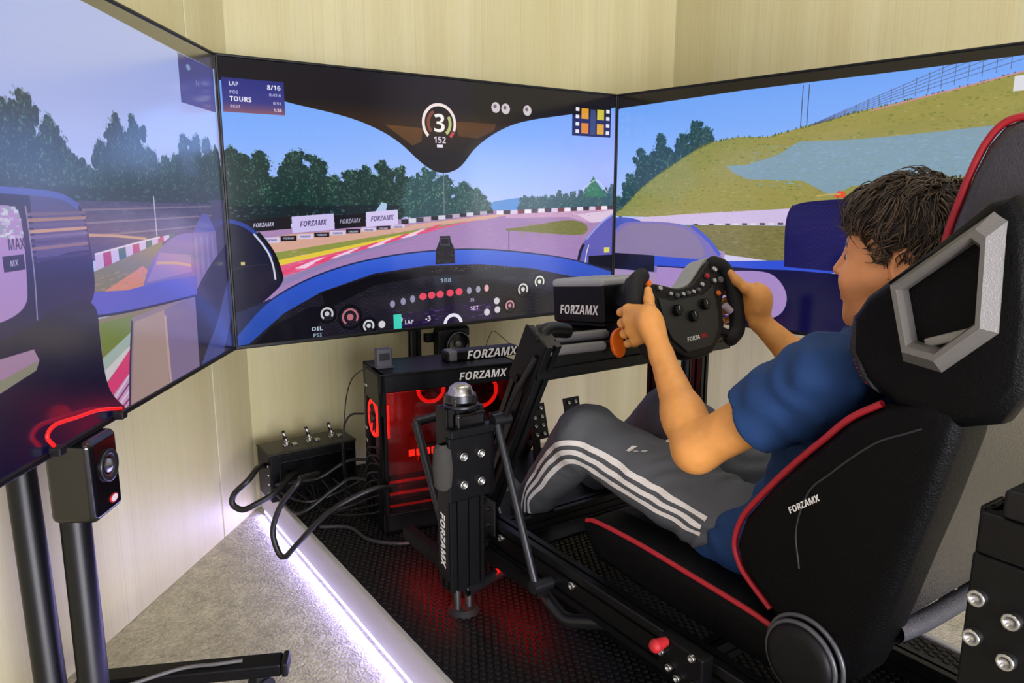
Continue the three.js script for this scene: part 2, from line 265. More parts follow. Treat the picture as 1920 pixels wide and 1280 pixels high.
function paintCenter(g) {
  reseed(101);
  g.fillStyle = grad(g, 0, 60, 0, 450, [[0, '#6fa6f8'], [0.45, '#8db4fb'], [1, '#bccbfb']]); g.fillRect(0, 0, SW, SH);
  g.fillStyle = grad(g, 0, 0, SW, 0, [[0, 'rgba(90,150,250,0.25)'], [0.5, 'rgba(140,180,255,0)'], [1, 'rgba(170,160,250,0.35)']]); g.fillRect(0, 60, SW, 400);
  // far hills
  curve(g, [[880, 452], [930, 420], [1000, 412], [1080, 402], [1200, 400], [1536, 405]], '#5f93d6', 0, [[1536, 470], [880, 470]]);
  for (let i = 0; i < 14; i++) leafTree(g, 1085 + i * 34, 402 - i * 3.5 + rr(-8, 8), 452, 26, ['#3b5a6c', '#4e7876', '#7aa08d'], 90);
  poly(g, [[1380, 400], [1402, 352], [1425, 318], [1440, 340], [1480, 378], [1500, 400]], '#3d7a68'); speck(g, 1385, 350, 1480, 400, 60, ['#7fd0ae', '#2d5a4e']);
  curve(g, [[1370, 372], [1410, 345], [1440, 330], [1470, 352], [1500, 384]], '#d8dcec', 3);
  // near trees, left
  const tc = ['#16302f', '#2f5a48', '#6c9a74'];
  for (const [x, t, h] of [[20, 262, 80], [95, 268, 70], [150, 350, 60], [215, 262, 72], [270, 275, 62], [340, 335, 52], [392, 318, 52], [455, 302, 52], [515, 284, 56], [570, 300, 50], [612, 336, 40], [672, 306, 62], [735, 330, 55], [820, 352, 52], [875, 372, 48], [912, 415, 26]]) leafTree(g, x, t, 470, h, x > 600 ? ['#274a50', '#3e6f64', '#86ab8c'] : tc, 480);
  g.fillStyle = 'rgba(14,30,38,0.75)'; g.fillRect(0, 430, 560, 45); speck(g, 0, 420, 560, 478, 260, ['#1c2f35', '#31505a', '#7d8a9c', '#101c22'], [2, 6]);
  speck(g, 180, 455, 500, 470, 60, ['#cfd4e6', '#9aa6bf'], [2, 4], [0.5, 0.9], 0.8); poly(g, [[470, 458], [500, 420], [520, 425], [512, 460]], '#a9c4e4');
  // ground
  poly(g, [[0, 505], [560, 478], [932, 452], [1536, 440], [1536, 700], [0, 800]], '#a584b0');
  poly(g, [[0, 545], [190, 519], [557, 502], [932, 468], [1536, 452], [1536, 462], [886, 486], [730, 500], [146, 580], [0, 600]], '#d3a493'); speck(g, 100, 480, 900, 560, 200, ['#e3bb9f', '#b98a86', '#d49aa8'], [1, 3], [0.2, 0.5], 6);
  poly(g, [[60, 585], [162, 572], [467, 535], [668, 510], [840, 488], [668, 517], [467, 549], [162, 600], [60, 615]], '#8b9346');
  poly(g, [[80, 612], [161, 596], [467, 548], [720, 506], [467, 560], [161, 616], [80, 640]], '#e3c742');
  poly(g, [[80, 630], [161, 614], [467, 557], [731, 506], [886, 484], [731, 513], [467, 580], [161, 650], [80, 670]], '#dd5a86');
  for (let i = 0; i < 9; i++) { const x = 130 + i * 62, y = 640 - i * 14.2; poly(g, [[x, y + 2], [x + 80, y - 26], [x + 104, y - 30], [x + 36, y + 4]], i % 2 ? '#f0c8e0' : '#e04a74'); }
  speck(g, 160, 570, 560, 650, 90, ['#f6d4ea', '#e78fb0', '#f0a9c9'], [1, 3], [0.3, 0.7], 7);
  poly(g, [[150, 668], [354, 596], [585, 542], [731, 514], [900, 486], [1000, 470], [1250, 520], [1380, 560], [1536, 640], [1536, 720], [0, 800]], '#a17fb2'); speck(g, 560, 500, 1400, 660, 500, ['#b090bd', '#8f6fa6', '#c29abf', '#c58fae'], [1, 3], [0.15, 0.4], 9);
  poly(g, [[0, 700], [167, 655], [354, 593], [585, 544], [680, 524], [585, 552], [354, 606], [167, 676], [0, 730]], '#8f7fae');
  curve(g, [[1000, 520], [1125, 512], [1240, 495], [1334, 492], [1400, 512], [1400, 548], [1335, 556], [1160, 538], [1000, 526]], '#77763e', 0, []); speck(g, 1060, 502, 1390, 548, 180, ['#8d8a48', '#6b7a3c', '#9a8f58'], [1, 3], [0.3, 0.6], 5);
  poly(g, [[1000, 462], [1536, 440], [1536, 490], [1400, 505], [1300, 480], [1000, 480]], '#c69cc0'); poly(g, [[1340, 470], [1536, 455], [1536, 500], [1420, 505]], '#dcc4dc');
  // hoardings beside the track
  for (const [x, y, w, h, bg, fg] of [[20, 474, 168, 38, '#17161f', '#c9c2dd'], [192, 464, 138, 52, '#c9bdea', '#3a3060'], [332, 462, 108, 44, '#15141c', '#aaa4c0'], [442, 452, 116, 50, '#d2c6ee', '#4a3c6c']]) { g.save(); g.translate(x, y); g.transform(1, -0.06, 0, 1, 0, 0); g.fillStyle = bg; g.fillRect(0, 0, w, h); txt(g, 'FORZAMX', w / 2, h * 0.5, h * 0.46, fg, { slant: 0.2, sx: 0.78 }); g.restore(); }
  for (let i = 0; i < 9; i++) { const x = 100 + i * 54, y = 528 - i * 4; g.fillStyle = i % 2 ? '#1b1a24' : '#cfc5e4'; g.fillRect(x, y, 50, 17 - i * 0.7); txt(g, 'FORZAMX', x + 25, y + 8, 9, i % 2 ? '#c9c2dd' : '#3a3060', { sx: 0.8 }); }
  for (let i = 0; i < 13; i++) { g.fillStyle = ['#22242c', '#cfd3de', '#3a3f4a', '#b7a9b8'][i % 4]; g.fillRect(570 + i * 29, 478 - i * 2.2, 27, 16 - i * 0.4); }
  for (let i = 0; i < 18; i++) { g.fillStyle = ['#e6dff0', '#3a3340', '#d8c9e6', '#7a3f4a', '#f0e8f4', '#46404c'][i % 6]; g.fillRect(960 + i * 32, 452 - i * 0.9, 29, 15); }
  speck(g, 900, 455, 1520, 475, 90, ['#8a4a62', '#e0a8b8', '#f3dfee'], [1, 3], [0.4, 0.8]);
  // aerial, pole
  g.fillStyle = '#6d7684'; g.fillRect(736, 312, 4, 150); g.fillStyle = '#4a3d58'; g.fillRect(1013, 524, 4, 74);
  // mirrors either side
  curve(g, [[-10, 470], [30, 478], [70, 500], [112, 545], [140, 605], [162, 662], [120, 705], [-10, 800]], '#0c0e2c', 0, []);
  curve(g, [[-10, 472], [30, 480], [68, 502], [105, 548], [124, 590]], '#2a3f9c', 12); curve(g, [[72, 515], [108, 560], [126, 612], [130, 660]], '#cfd2d8', 6); curve(g, [[84, 512], [122, 560], [142, 615], [150, 660]], '#05060c', 12); g.fillStyle = '#c9c07a'; g.fillRect(28, 600, 12, 10); curve(g, [[0, 622], [60, 610], [110, 612]], '#2c2a3a', 3);
  curve(g, [[1548, 470], [1500, 490], [1446, 521], [1400, 560], [1377, 590], [1360, 640], [1366, 690], [1480, 720], [1548, 726]], '#5f5bb0', 0, []); curve(g, [[1536, 472], [1490, 494], [1440, 530], [1395, 572]], '#8f9ae2', 8);
  curve(g, [[1352, 668], [1362, 620], [1382, 590]], '#16141c', 14); curve(g, [[1390, 668], [1396, 625], [1408, 595]], '#d9d8d4', 5); g.fillStyle = '#10101e'; g.fillRect(1408, 640, 140, 80); g.fillStyle = '#d7d25e'; g.fillRect(1490, 608, 30, 22);
  // blue cowl and dashboard
  const top = [[-20, 850], [50, 775], [104, 726], [208, 673], [352, 627], [544, 597], [751, 588], [890, 592], [1027, 605], [1229, 632], [1365, 660], [1540, 712]], low = [[1540, 760], [1380, 730], [1284, 712], [1126, 677], [885, 648], [665, 643], [463, 660], [276, 710], [150, 770], [60, 840], [20, 870]];
  poly(g, [[-10, 760], [60, 740], [110, 720], [110, 870], [-10, 870]], '#1b2450');
  curve(g, top, grad(g, 0, 590, 0, 800, [[0, '#3f68d8'], [0.3, '#2f55c8'], [1, '#254aa8']]), 0, [[1540, 870], [-20, 870]]);
  curve(g, top, '#1b2a55', 5);
  curve(g, [...low].reverse(), '#14121a', 0, [[1540, 870], [20, 870]]);
  g.save(); g.beginPath(); low.forEach((p, i) => i ? g.lineTo(...p) : g.moveTo(...p)); g.lineTo(1540, 870); g.closePath(); g.clip();
  g.fillStyle = '#17151f'; g.fillRect(0, 630, SW, 240);
  for (let y = 640; y < 864; y += 7) for (let x = (y / 7) % 2 * 5; x < SW; x += 10) { g.fillStyle = rnd() < 0.5 ? '#35303f' : '#2a2634'; g.fillRect(x, y, 4, 3); }
  poly(g, [[276, 712], [463, 668], [665, 650], [885, 655], [1126, 684], [1100, 712], [885, 685], [665, 680], [463, 700], [290, 770]], 'rgba(8,7,12,0.8)'); speck(g, 680, 652, 1100, 668, 160, ['#6d5f52', '#8a7a66', '#3a3430'], [2, 4], [0.4, 0.8], 1);
  poly(g, [[40, 870], [110, 810], [240, 755], [300, 760], [230, 870]], '#0c0a14');
  poly(g, [[520, 870], [530, 815], [740, 790], [960, 778], [965, 870]], '#1d1430'); speck(g, 530, 795, 950, 860, 60, ['#54308a', '#3c2468', '#7a4ab0'], [2, 5], [0.3, 0.6], 5);
  g.restore();
  g.fillStyle = '#1d2430'; g.fillRect(690, 684, 100, 30); txt(g, '188', 740, 700, 22, '#8f9fb0', { sx: 1.3 });
  [[528, 770], [569, 764], [606, 758], [647, 752], [681, 750], [716, 749], [757, 747], [795, 745], [838, 744], [877, 742], [914, 740]].forEach(([x, y], i) => { g.fillStyle = i > 2 && i < 8 ? '#e0485e' : i < 3 ? '#8d8aa8' : i === 10 ? '#dfaab0' : '#9c98ac'; g.beginPath(); g.ellipse(x, y, i > 2 && i < 8 ? 15 : 10, 13, 0, 0, 7); g.fill(); });
  for (const [x, y, r, c] of [[292, 784, 26, '#bfc0c8'], [372, 802, 36, '#b46a74'], [437, 838, 24, '#c9c9cf'], [1081, 756, 28, '#d6d2cc'], [1160, 731, 28, '#d9e0c8'], [1019, 815, 24, '#c88a96']]) { g.strokeStyle = '#0a090d'; g.lineWidth = 8; g.beginPath(); g.arc(x, y, r + 3, 0, 7); g.stroke(); g.strokeStyle = c; g.lineWidth = 7; g.beginPath(); g.arc(x, y, r * 0.72, 2.2, 6.9); g.stroke(); g.fillStyle = c; g.beginPath(); g.arc(x, y, r * 0.32, 0, 7); g.fill(); }
  for (const [x, y] of [[959, 792], [962, 826], [486, 838], [552, 828], [915, 832]]) { g.fillStyle = '#cfcad2'; g.beginPath(); g.ellipse(x, y, 13, 13, 0, 0, 7); g.fill(); }
  g.fillStyle = '#3ecdb8'; g.fillRect(530, 808, 30, 56); txt(g, 'LAP', 590, 838, 20, '#d8d2e6'); txt(g, '-3', 665, 834, 26, '#e4def0'); g.strokeStyle = '#e4e0ee'; g.lineWidth = 13; g.beginPath(); g.arc(768, 864, 34, 3.2, 6.3); g.stroke(); txt(g, 'SET', 860, 812, 22, '#d0b8d8'); txt(g, '75', 850, 780, 18, '#b8a4d0');
  txt(g, 'OIL', 256, 830, 18, '#b8c6d8', { sx: 1.3 }); txt(g, 'PSI', 256, 852, 16, '#8aa6b8', { sx: 1.3 });
  // finned sensor on the cowl
  poly(g, [[700, 640], [702, 590], [716, 560], [720, 540], [760, 540], [764, 560], [778, 590], [780, 640]], '#0d0d14'); g.strokeStyle = '#3d3d4c'; g.lineWidth = 4; g.strokeRect(722, 548, 34, 24); speck(g, 706, 570, 776, 636, 30, ['#3a3a4c', '#55566a'], [2, 6]);
  // dark canopy edge along the top with the gear read-out
  const dark = [[0, 66], [120, 95], [189, 116], [391, 146], [500, 182], [575, 221], [643, 280], [690, 310], [740, 322], [790, 308], [822, 284], [866, 228], [957, 168], [1074, 122], [1312, 84], [1536, 44]];
  curve(g, dark, grad(g, 0, 0, 0, 320, [[0, '#15131a'], [0.3, '#120e12'], [0.5, '#33210f'], [0.7, '#1c130c'], [0.85, '#0b0a0e'], [1, '#08080c']]), 0, [[1536, 0], [0, 0]]);
  g.fillStyle = 'rgba(190,120,40,0.35)'; poly(g, [[520, 165], [660, 170], [655, 215], [620, 230]], 'rgba(170,110,40,0.4)'); poly(g, [[790, 140], [960, 140], [950, 165], [880, 195], [800, 190]], 'rgba(150,96,34,0.4)');
  g.strokeStyle = '#f4e3e0'; g.lineWidth = 11; g.beginPath(); g.arc(725, 150, 62, 2.35, 6.7); g.stroke(); g.strokeStyle = '#c94a4a'; g.beginPath(); g.arc(725, 150, 62, 6.75, 7.1); g.stroke();
  g.strokeStyle = '#b9c27a'; g.lineWidth = 12; g.beginPath(); g.arc(725, 150, 43, 5.7, 7.2); g.stroke(); g.strokeStyle = '#7e4630'; g.beginPath(); g.arc(725, 150, 43, 2.4, 4.2); g.stroke();
  txt(g, '3', 726, 150, 84, '#f6f3ee'); txt(g, '152', 726, 206, 30, '#d8cfe0'); g.fillStyle = '#e6e0ea'; g.fillRect(714, 222, 24, 10);
  for (const [x, y] of [[958, 82], [1001, 84], [1098, 84]]) { g.fillStyle = '#cfc6cc'; g.beginPath(); g.arc(x, y, 19, 0, 7); g.fill(); g.fillStyle = '#6e6470'; g.beginPath(); g.arc(x - 3, y - 4, 7, 0, 7); g.fill(); }
  g.fillStyle = '#1d1c58'; g.fillRect(1312, 52, 198, 112); g.fillStyle = '#0c0a14'; g.fillRect(1312, 44, 198, 44);
  for (const [x, y, c] of [[1376, 78, '#e09a28'], [1456, 78, '#cfc22c'], [1376, 134, '#e0862a'], [1456, 134, '#dda52e']]) { g.fillStyle = c; g.fillRect(x - 18, y - 20, 36, 40); g.fillStyle = '#e9e6ee'; const d = x < 1420 ? -1 : 1; g.fillRect(x + d * 38 - 9, y - 22, 18, 14); g.fillRect(x + d * 38 - 9, y + 6, 18, 14); }
  g.fillStyle = '#3a4576'; g.fillRect(1404, 60, 26, 98);
  g.fillStyle = grad(g, 0, 60, 0, 158, [[0, '#2a2f7c'], [0.65, '#3a3a86'], [1, '#8a5a6a']]); g.fillRect(8, 58, 182, 98);
  txt(g, 'LAP', 28, 74, 16, '#dcdcf0', { align: 'left' }); txt(g, 'POS', 28, 98, 14, '#a8a8d8', { align: 'left' }); txt(g, 'TOURS', 28, 116, 20, '#ece8f4', { align: 'left' }); txt(g, 'BEST', 28, 138, 13, '#c8b0c4', { align: 'left' }); txt(g, '8/16', 180, 76, 20, '#f0eef6', { align: 'right' }); txt(g, '0:49.6', 180, 98, 13, '#b0b0da', { align: 'right' }); txt(g, '0:51', 180, 122, 13, '#c0bcd8', { align: 'right' }); txt(g, '1:38', 180, 142, 13, '#e0c8d0', { align: 'right' });
}

function paintRight(g) {
  reseed(202);
  g.fillStyle = grad(g, 0, 40, 0, 460, [[0, '#6ea3f6'], [0.5, '#8cb4fa'], [1, '#b4c6f8']]); g.fillRect(0, 0, SW, SH);
  g.fillStyle = '#4a4f6e'; g.fillRect(776, 40, 3, 140); g.fillRect(797, 40, 3, 136);
  for (const [x, t, b, h] of [[15, 400, 470, 40], [70, 310, 440, 44], [125, 212, 400, 52], [180, 230, 370, 46], [222, 160, 330, 48], [268, 245, 320, 40], [318, 168, 300, 46], [372, 124, 270, 46], [420, 150, 240, 40]]) leafTree(g, x, t, b, h, ['#20404a', '#2f6260', '#6c9c86'], 420);
  const crest = [[-10, 470], [36, 446], [127, 366], [220, 308], [299, 266], [380, 226], [435, 205], [542, 193], [664, 198], [811, 170], [950, 142], [1100, 119], [1239, 97], [1389, 72], [1560, 40]];
  g.save(); g.beginPath(); crest.forEach((p, i) => i ? g.lineTo(...p) : g.moveTo(...p)); g.lineTo(1560, 480); g.lineTo(-10, 480); g.closePath(); g.clip();
  g.fillStyle = grad(g, 0, 60, 300, 480, [[0, '#66732f'], [0.5, '#7f8a44'], [1, '#98914a']]); g.fillRect(0, 0, SW, 480);
  speck(g, 0, 60, SW, 475, 5200, ['#5f7030', '#8f9a50', '#a29a55', '#6f7f3c', '#b5ad6a', '#55662c'], [1, 4], [0.2, 0.55], 3.2); speck(g, 60, 230, 520, 470, 600, ['#ab8c50', '#bb9a62', '#a38248'], [1, 4], [0.2, 0.5], 3);
  for (let i = 0; i < 40; i++) { g.globalAlpha = 0.05; g.fillStyle = ['#4f6a2a', '#c0a860'][i % 2]; g.beginPath(); g.ellipse(rnd() * SW, rr(100, 470), rr(40, 160), rr(8, 26), -0.15, 0, 7); g.fill(); } g.globalAlpha = 1;
  // pale painted run-off strip across the bank
  poly(g, [[506, 292], [590, 290], [700, 262], [779, 220], [950, 224], [1110, 219], [1330, 208], [1560, 190], [1560, 330], [1265, 346], [1100, 356], [965, 368], [901, 400], [800, 350], [700, 345], [593, 340], [540, 318]], 'rgba(120,160,208,0.72)'); speck(g, 600, 225, 1536, 365, 1600, ['#83a6cc', '#7498bc', '#8fb0d0', '#7c9f9c'], [1, 4], [0.2, 0.5], 4);
  g.restore();
  for (let i = 0; i < 240; i++) { const t = rnd() * (crest.length - 2), k = Math.floor(t), f = t - k; g.fillStyle = '#4c5c2c'; g.fillRect(crest[k][0] + (crest[k + 1][0] - crest[k][0]) * f, crest[k][1] + (crest[k + 1][1] - crest[k][1]) * f - rr(1, 6), 3, 7); }
  // catch fence
  g.strokeStyle = 'rgba(80,80,110,0.7)'; g.lineWidth = 2; for (let i = 0; i < 22; i++) { const x = 820 + i * 34, y1 = 172 - i * 7, hh = 6 + i * 5.2; g.beginPath(); g.moveTo(x, y1); g.lineTo(x, y1 - hh); g.stroke(); } for (let k = 1; k <= 5; k++) { g.beginPath(); g.moveTo(820, 172 - k); g.lineTo(1536, 172 - 147 - k * 21); g.stroke(); }
  curve(g, [[1000, 140], [1200, 105], [1389, 72], [1536, 45]], '#c98a98', 4);
  // barrier, verge
  poly(g, [[30, 490], [380, 464], [749, 442], [1536, 400], [1536, 470], [753, 497], [429, 503], [51, 505]], '#cdbbe0'); speck(g, 100, 450, 760, 500, 300, ['#e6dcf0', '#b9a4d4', '#dca8c8'], [1, 3], [0.3, 0.6]);
  for (let i = 0; i < 34; i++) { g.fillStyle = i % 2 ? '#ded8e4' : '#4b4440'; g.fillRect(380 + i * 34, 502 - i * 1.2, 20, 7); }
  poly(g, [[300, 508], [753, 500], [1536, 468], [1536, 640], [520, 640]], '#7b7440'); speck(g, 400, 510, 780, 620, 700, ['#8f8650', '#6b6a38', '#9a8a5c', '#5c6034'], [1, 4], [0.25, 0.55], 5);
  poly(g, [[504, 610], [760, 628], [930, 650], [500, 660]], '#cfc8e6');
  poly(g, [[0, 560], [520, 600], [520, 864], [0, 864]], '#a48cb4');
  // mirror housing and blue wing
  curve(g, [[-10, 486], [60, 480], [150, 500], [80, 505], [30, 520], [-10, 545]], '#4456b8', 0, []);
  curve(g, [[-10, 560], [10, 520], [60, 502], [133, 498], [240, 498], [335, 505], [410, 530], [455, 560], [490, 595], [520, 640], [520, 700], [-10, 700]], '#7a6fb2', 0, []); curve(g, [[-10, 575], [30, 520], [133, 504], [300, 508], [390, 540], [430, 590], [440, 640], [-10, 650]], '#87789f', 0, []); curve(g, [[370, 510], [440, 550], [500, 615]], '#4a5ac8', 14);
  poly(g, [[0, 640], [219, 634], [520, 636], [760, 618], [1000, 606], [1100, 620], [900, 655], [755, 652], [520, 668], [219, 674], [0, 680]], '#2f4fd0'); curve(g, [[219, 674], [520, 668], [755, 652], [900, 655]], '#101a50', 5);
  g.fillStyle = '#08083a'; g.fillRect(480, 655, 320, 209);
  curve(g, [[219, 676], [520, 672], [690, 658], [745, 690], [775, 740], [768, 790], [740, 820], [690, 835], [600, 830], [219, 860]], '#a487c2', 0, []); speck(g, 240, 690, 750, 820, 500, ['#b79ad0', '#9076b4', '#c4a6d6'], [1, 3], [0.2, 0.5]);
  g.fillStyle = '#0a0a20'; g.fillRect(0, 632, 206, 66);
  curve(g, [[755, 652], [790, 745], [770, 825], [800, 880]], '#08083a', 0, [[1536, 880], [1536, 652]]);
  curve(g, [[754, 640], [746, 520], [752, 455], [776, 422], [935, 408], [1100, 408], [1140, 440], [1150, 650]], '#11104a', 0, []); for (let y = 430; y < 640; y += 8) for (let x = 760 + (y / 8 % 2) * 4; x < 1140; x += 9) { g.fillStyle = '#1d1c60'; g.fillRect(x, y, 4, 4); }
  poly(g, [[905, 404], [922, 382], [944, 388], [946, 406]], '#e0532c'); curve(g, [[850, 400], [900, 392], [930, 394]], '#c8a860', 4);
  g.fillStyle = '#d8d8e0'; g.fillRect(1375, 80, 40, 40);
  // canopy edge along the top
  poly(g, [[0, 0], [1536, 0], [1536, 24], [1384, 28], [1092, 32], [573, 34], [22, 48], [0, 52]], '#1a1613');
}

function paintLeft(g) {
  reseed(303);
  g.fillStyle = grad(g, 0, 0, 0, 400, [[0, '#a0b4f2'], [0.5, '#aebcf4'], [1, '#bcc6f6']]); g.fillRect(0, 0, SW, SH);
  for (const [x, t, h] of [[60, 260, 90], [200, 230, 95], [340, 250, 90], [470, 240, 85], [560, 245, 72], [620, 226, 66], [680, 262, 62], [740, 318, 60], [800, 345, 50], [862, 292, 48], [930, 232, 62], [1010, 226, 66], [1076, 292, 56], [1150, 306, 54], [1215, 300, 50], [1270, 246, 60], [1350, 240, 66], [1440, 242, 66], [1500, 260, 60]]) leafTree(g, x, t, 410, h, ['#16302f', '#2f5a48', '#6c9a74'], 440);
  g.fillStyle = '#1c2f35'; g.fillRect(0, 385, SW, 40); speck(g, 0, 370, SW, 430, 500, ['#31505a', '#1c2f35', '#52707a'], [2, 6], [0.3, 0.6], 3);
  poly(g, [[0, 412], [800, 412], [1470, 425], [1470, 520], [0, 545]], '#453f66'); speck(g, 480, 415, 1440, 500, 1100, ['#5c5278', '#383456', '#6c6284', '#2a2a46'], [1, 3], [0.3, 0.6], 9); for (let k = 0; k < 6; k++) { g.fillStyle = k % 2 ? '#4a4460' : '#7c6c7c'; g.fillRect(480, 428 + k * 13, 960, 4); }
  g.fillStyle = '#453f66'; g.fillRect(1430, 412, 110, 160);
  curve(g, [[520, 470], [800, 478], [1020, 500]], '#c79a78', 6);
  g.fillStyle = '#b8b6c4'; g.fillRect(1072, 402, 6, 115);
  // kerb wall
  for (let i = 0; i < 12; i++) { const x = 790 + i * 32; poly(g, [[x, 520 - i * 2.2], [x + 32, 518 - i * 2.2], [x + 32, 548 - i * 4.4], [x, 556 - i * 4.4]], ['#cdbbe4', '#b83a6e', '#d2c2ea', '#2f6a62'][i % 4]); } curve(g, [[790, 519], [1000, 504], [1090, 500]], '#e2d6e6', 4);
  poly(g, [[760, 556], [1100, 510], [1100, 640], [760, 640]], '#847c5e'); poly(g, [[780, 604], [990, 560], [1010, 572], [980, 640], [780, 640]], '#dd8a66'); speck(g, 780, 560, 1000, 620, 120, ['#b49a8a', '#d99c84', '#97907c'], [1, 3], [0.3, 0.6], 7);
  // wheel with its mauve tyre
  curve(g, [[960, 640], [985, 600], [1030, 556], [1081, 528], [1140, 508], [1212, 496], [1340, 500], [1440, 520], [1440, 640]], '#7a6ab4', 0, []); poly(g, [[1000, 600], [1080, 536], [1270, 556], [1270, 600]], '#9a80b8'); curve(g, [[1060, 560], [1160, 566], [1262, 584]], '#c9a48c', 7); g.fillStyle = '#7d6cae'; g.fillRect(1262, 500, 190, 150); for (let k = 0; k < 8; k++) { g.fillStyle = k % 2 ? '#8f80ba' : '#6d609e'; g.fillRect(1280 + k * 20, 510, 6, 130); }
  curve(g, [[1290, 500], [1340, 455], [1400, 445], [1450, 500]], '#5b5cae', 0, []);
  // lower opening: run-off and tyre
  poly(g, [[770, 650], [1300, 660], [1300, 864], [720, 864]], '#8f7f66'); poly(g, [[780, 660], [920, 664], [905, 700], [780, 730]], '#76863c'); poly(g, [[770, 735], [905, 700], [900, 724], [775, 770]], '#a9bcb4'); poly(g, [[765, 765], [900, 726], [895, 740], [772, 790]], '#d9d2d8'); poly(g, [[775, 792], [895, 736], [890, 790], [790, 820]], '#e0437c'); poly(g, [[790, 824], [890, 784], [880, 850], [830, 864]], '#c9a4cc'); for (let k = 0; k < 4; k++) curve(g, [[800, 830 + k * 12], [885, 790 + k * 16]], k % 2 ? '#8a3c74' : '#e6cfe4', 5);
  poly(g, [[915, 670], [1275, 660], [1262, 864], [868, 864]], '#957f92'); poly(g, [[925, 680], [1080, 676], [1070, 864], [875, 864]], '#ae938e'); poly(g, [[1078, 676], [1275, 662], [1262, 864], [1072, 864]], '#84709a'); g.fillStyle = '#c2a6a2'; g.fillRect(1074, 690, 12, 174); curve(g, [[915, 676], [890, 760], [868, 864]], '#3a2c50', 8);
  curve(g, [[1270, 660], [1300, 640], [1400, 590], [1536, 540]], '#10103c', 0, [[1536, 864], [1262, 864]]); curve(g, [[1270, 864], [1340, 810], [1420, 760], [1480, 690], [1536, 640]], '#3a4690', 0, [[1536, 760], [1440, 864]]);
  // blue wing
  poly(g, [[604, 622], [690, 606], [779, 594], [900, 606], [1100, 606], [1290, 614], [1284, 664], [1000, 656], [770, 645]], '#5a5cc8'); curve(g, [[604, 624], [770, 646], [1000, 658], [1284, 666]], '#121140', 5);
  // mirror and its post
  curve(g, [[0, 380], [400, 382], [600, 390], [690, 396], [740, 410], [772, 440], [782, 540], [776, 610], [690, 640], [600, 655], [0, 670]], '#120f44', 0, []); poly(g, [[600, 400], [700, 402], [745, 420], [764, 450], [768, 500], [600, 520]], '#4a447c'); for (let k = 0; k < 9; k++) { g.fillStyle = ['#6a5878', '#a07a68', '#55507e', '#c49678', '#6c6090', '#3a3568', '#8a6a72', '#4a4478', '#2a2558'][k]; g.fillRect(585, 432 + k * 10, 186, 6); }
  curve(g, [[480, 392], [600, 396], [700, 402], [750, 424]], '#4c58ae', 12);
  curve(g, [[0, 415], [500, 417], [560, 420], [572, 450], [566, 540], [556, 604], [400, 612], [0, 640]], '#b08cc8', 0, []); speck(g, 455, 420, 565, 470, 120, ['#dfe4ee', '#8aa0a8', '#c8cede'], [2, 6], [0.5, 0.9]); txt(g, 'MAX', 548, 484, 26, '#2a2848', { sx: 0.8 }); g.fillStyle = '#1a1838'; g.fillRect(508, 502, 56, 26); txt(g, 'MX', 536, 515, 14, '#b8b0d8'); curve(g, [[585, 420], [590, 520], [580, 620]], '#8a86a8', 4);
  curve(g, [[440, 640], [600, 626], [600, 610], [780, 600], [776, 700], [780, 770], [800, 820], [880, 880], [440, 880]], '#0b0a30', 0, [[0, 880], [0, 640]]); poly(g, [[0, 660], [560, 668], [572, 690], [560, 706], [400, 730], [0, 760]], '#a783a6'); poly(g, [[0, 730], [460, 722], [560, 706], [568, 690], [480, 700], [0, 720]], '#8c8a78');
  // lap panel and canopy edge
  g.fillStyle = '#2a2f7c'; g.fillRect(1282, 40, 240, 122); g.fillStyle = '#7f9ac8'; g.beginPath(); g.ellipse(1345, 66, 14, 8, 0, 0, 7); g.fill(); txt(g, 'P4', 1400, 100, 22, '#5f78b0');
  poly(g, [[0, 0], [1536, 0], [1536, 40], [1288, 38], [864, 26], [0, 18]], '#3a372c');
}

const displayTex = (paint) => { const t = canvasTex(SW, SH, paint); t.wrapS = t.wrapT = THREE.ClampToEdgeWrapping; return t; };
function displayMat(tex, level, ior, glossy) { return new THREE.MeshPhysicalMaterial({ color: 0x040405, roughness: glossy ? 0.2 : 0.12, ior, clearcoat: glossy ? 1 : 0, clearcoatRoughness: 0.2, emissive: 0xffffff, emissiveMap: tex, emissiveIntensity: level }); }
function monitor(label, pos, turn, paint, level, tint, ior, glass) {   // pos: middle of the picture; local +z faces the driver
  const t = thing('monitor', label, 'monitor', pos, turn), W = 1.43, H = 0.8044, b = 0.008;
  part('bezel', [rbox(W, b, 0.02, 0.003, 0, H / 2 - b / 2, -0.006), rbox(W, b * 1.4, 0.02, 0.003, 0, -H / 2 + b * 0.7, -0.006), rbox(b, H, 0.02, 0.003, W / 2 - b / 2, 0, -0.006), rbox(b, H, 0.02, 0.003, -W / 2 + b / 2, 0, -0.006)], M.anodised, t);
  part('back_cover', [rbox(W - 0.004, H - 0.004, 0.018, 0.006, 0, 0, -0.022), rbox(W * 0.72, H * 0.6, 0.03, 0.012, 0, -0.06, -0.044), rbox(0.22, 0.22, 0.012, 0.004, 0, -0.03, -0.064)], M.plastic, t);
  part('display', new THREE.PlaneGeometry(W - 0.012, H - 0.014), displayMat(displayTex(paint), level, ior, glass), t, true);
  const l = new THREE.RectAreaLight(tint, SCREEN_LIGHT, W - 0.02, H - 0.02); l.position.z = 0.004; l.rotation.y = Math.PI; l.name = 'display_light'; t.add(l);
  return t;
}
const TL = 57.1 * Math.PI / 180, TR = 81.8 * Math.PI / 180, SY = 1.0343;
monitor('middle monitor of three, showing the gear number 3 and a blue cockpit dashboard', [0, SY, 0], 0, paintCenter, 1.0, 0xa9a8e0, 1.45);
monitor('left monitor of three, a washed-out picture with pale reflections across its glossy face', [-0.715 - 0.715 * Math.cos(TL), SY, 0.715 * Math.sin(TL)], TL, paintLeft, 0.85, 0xa79ac8, 2.33, true);
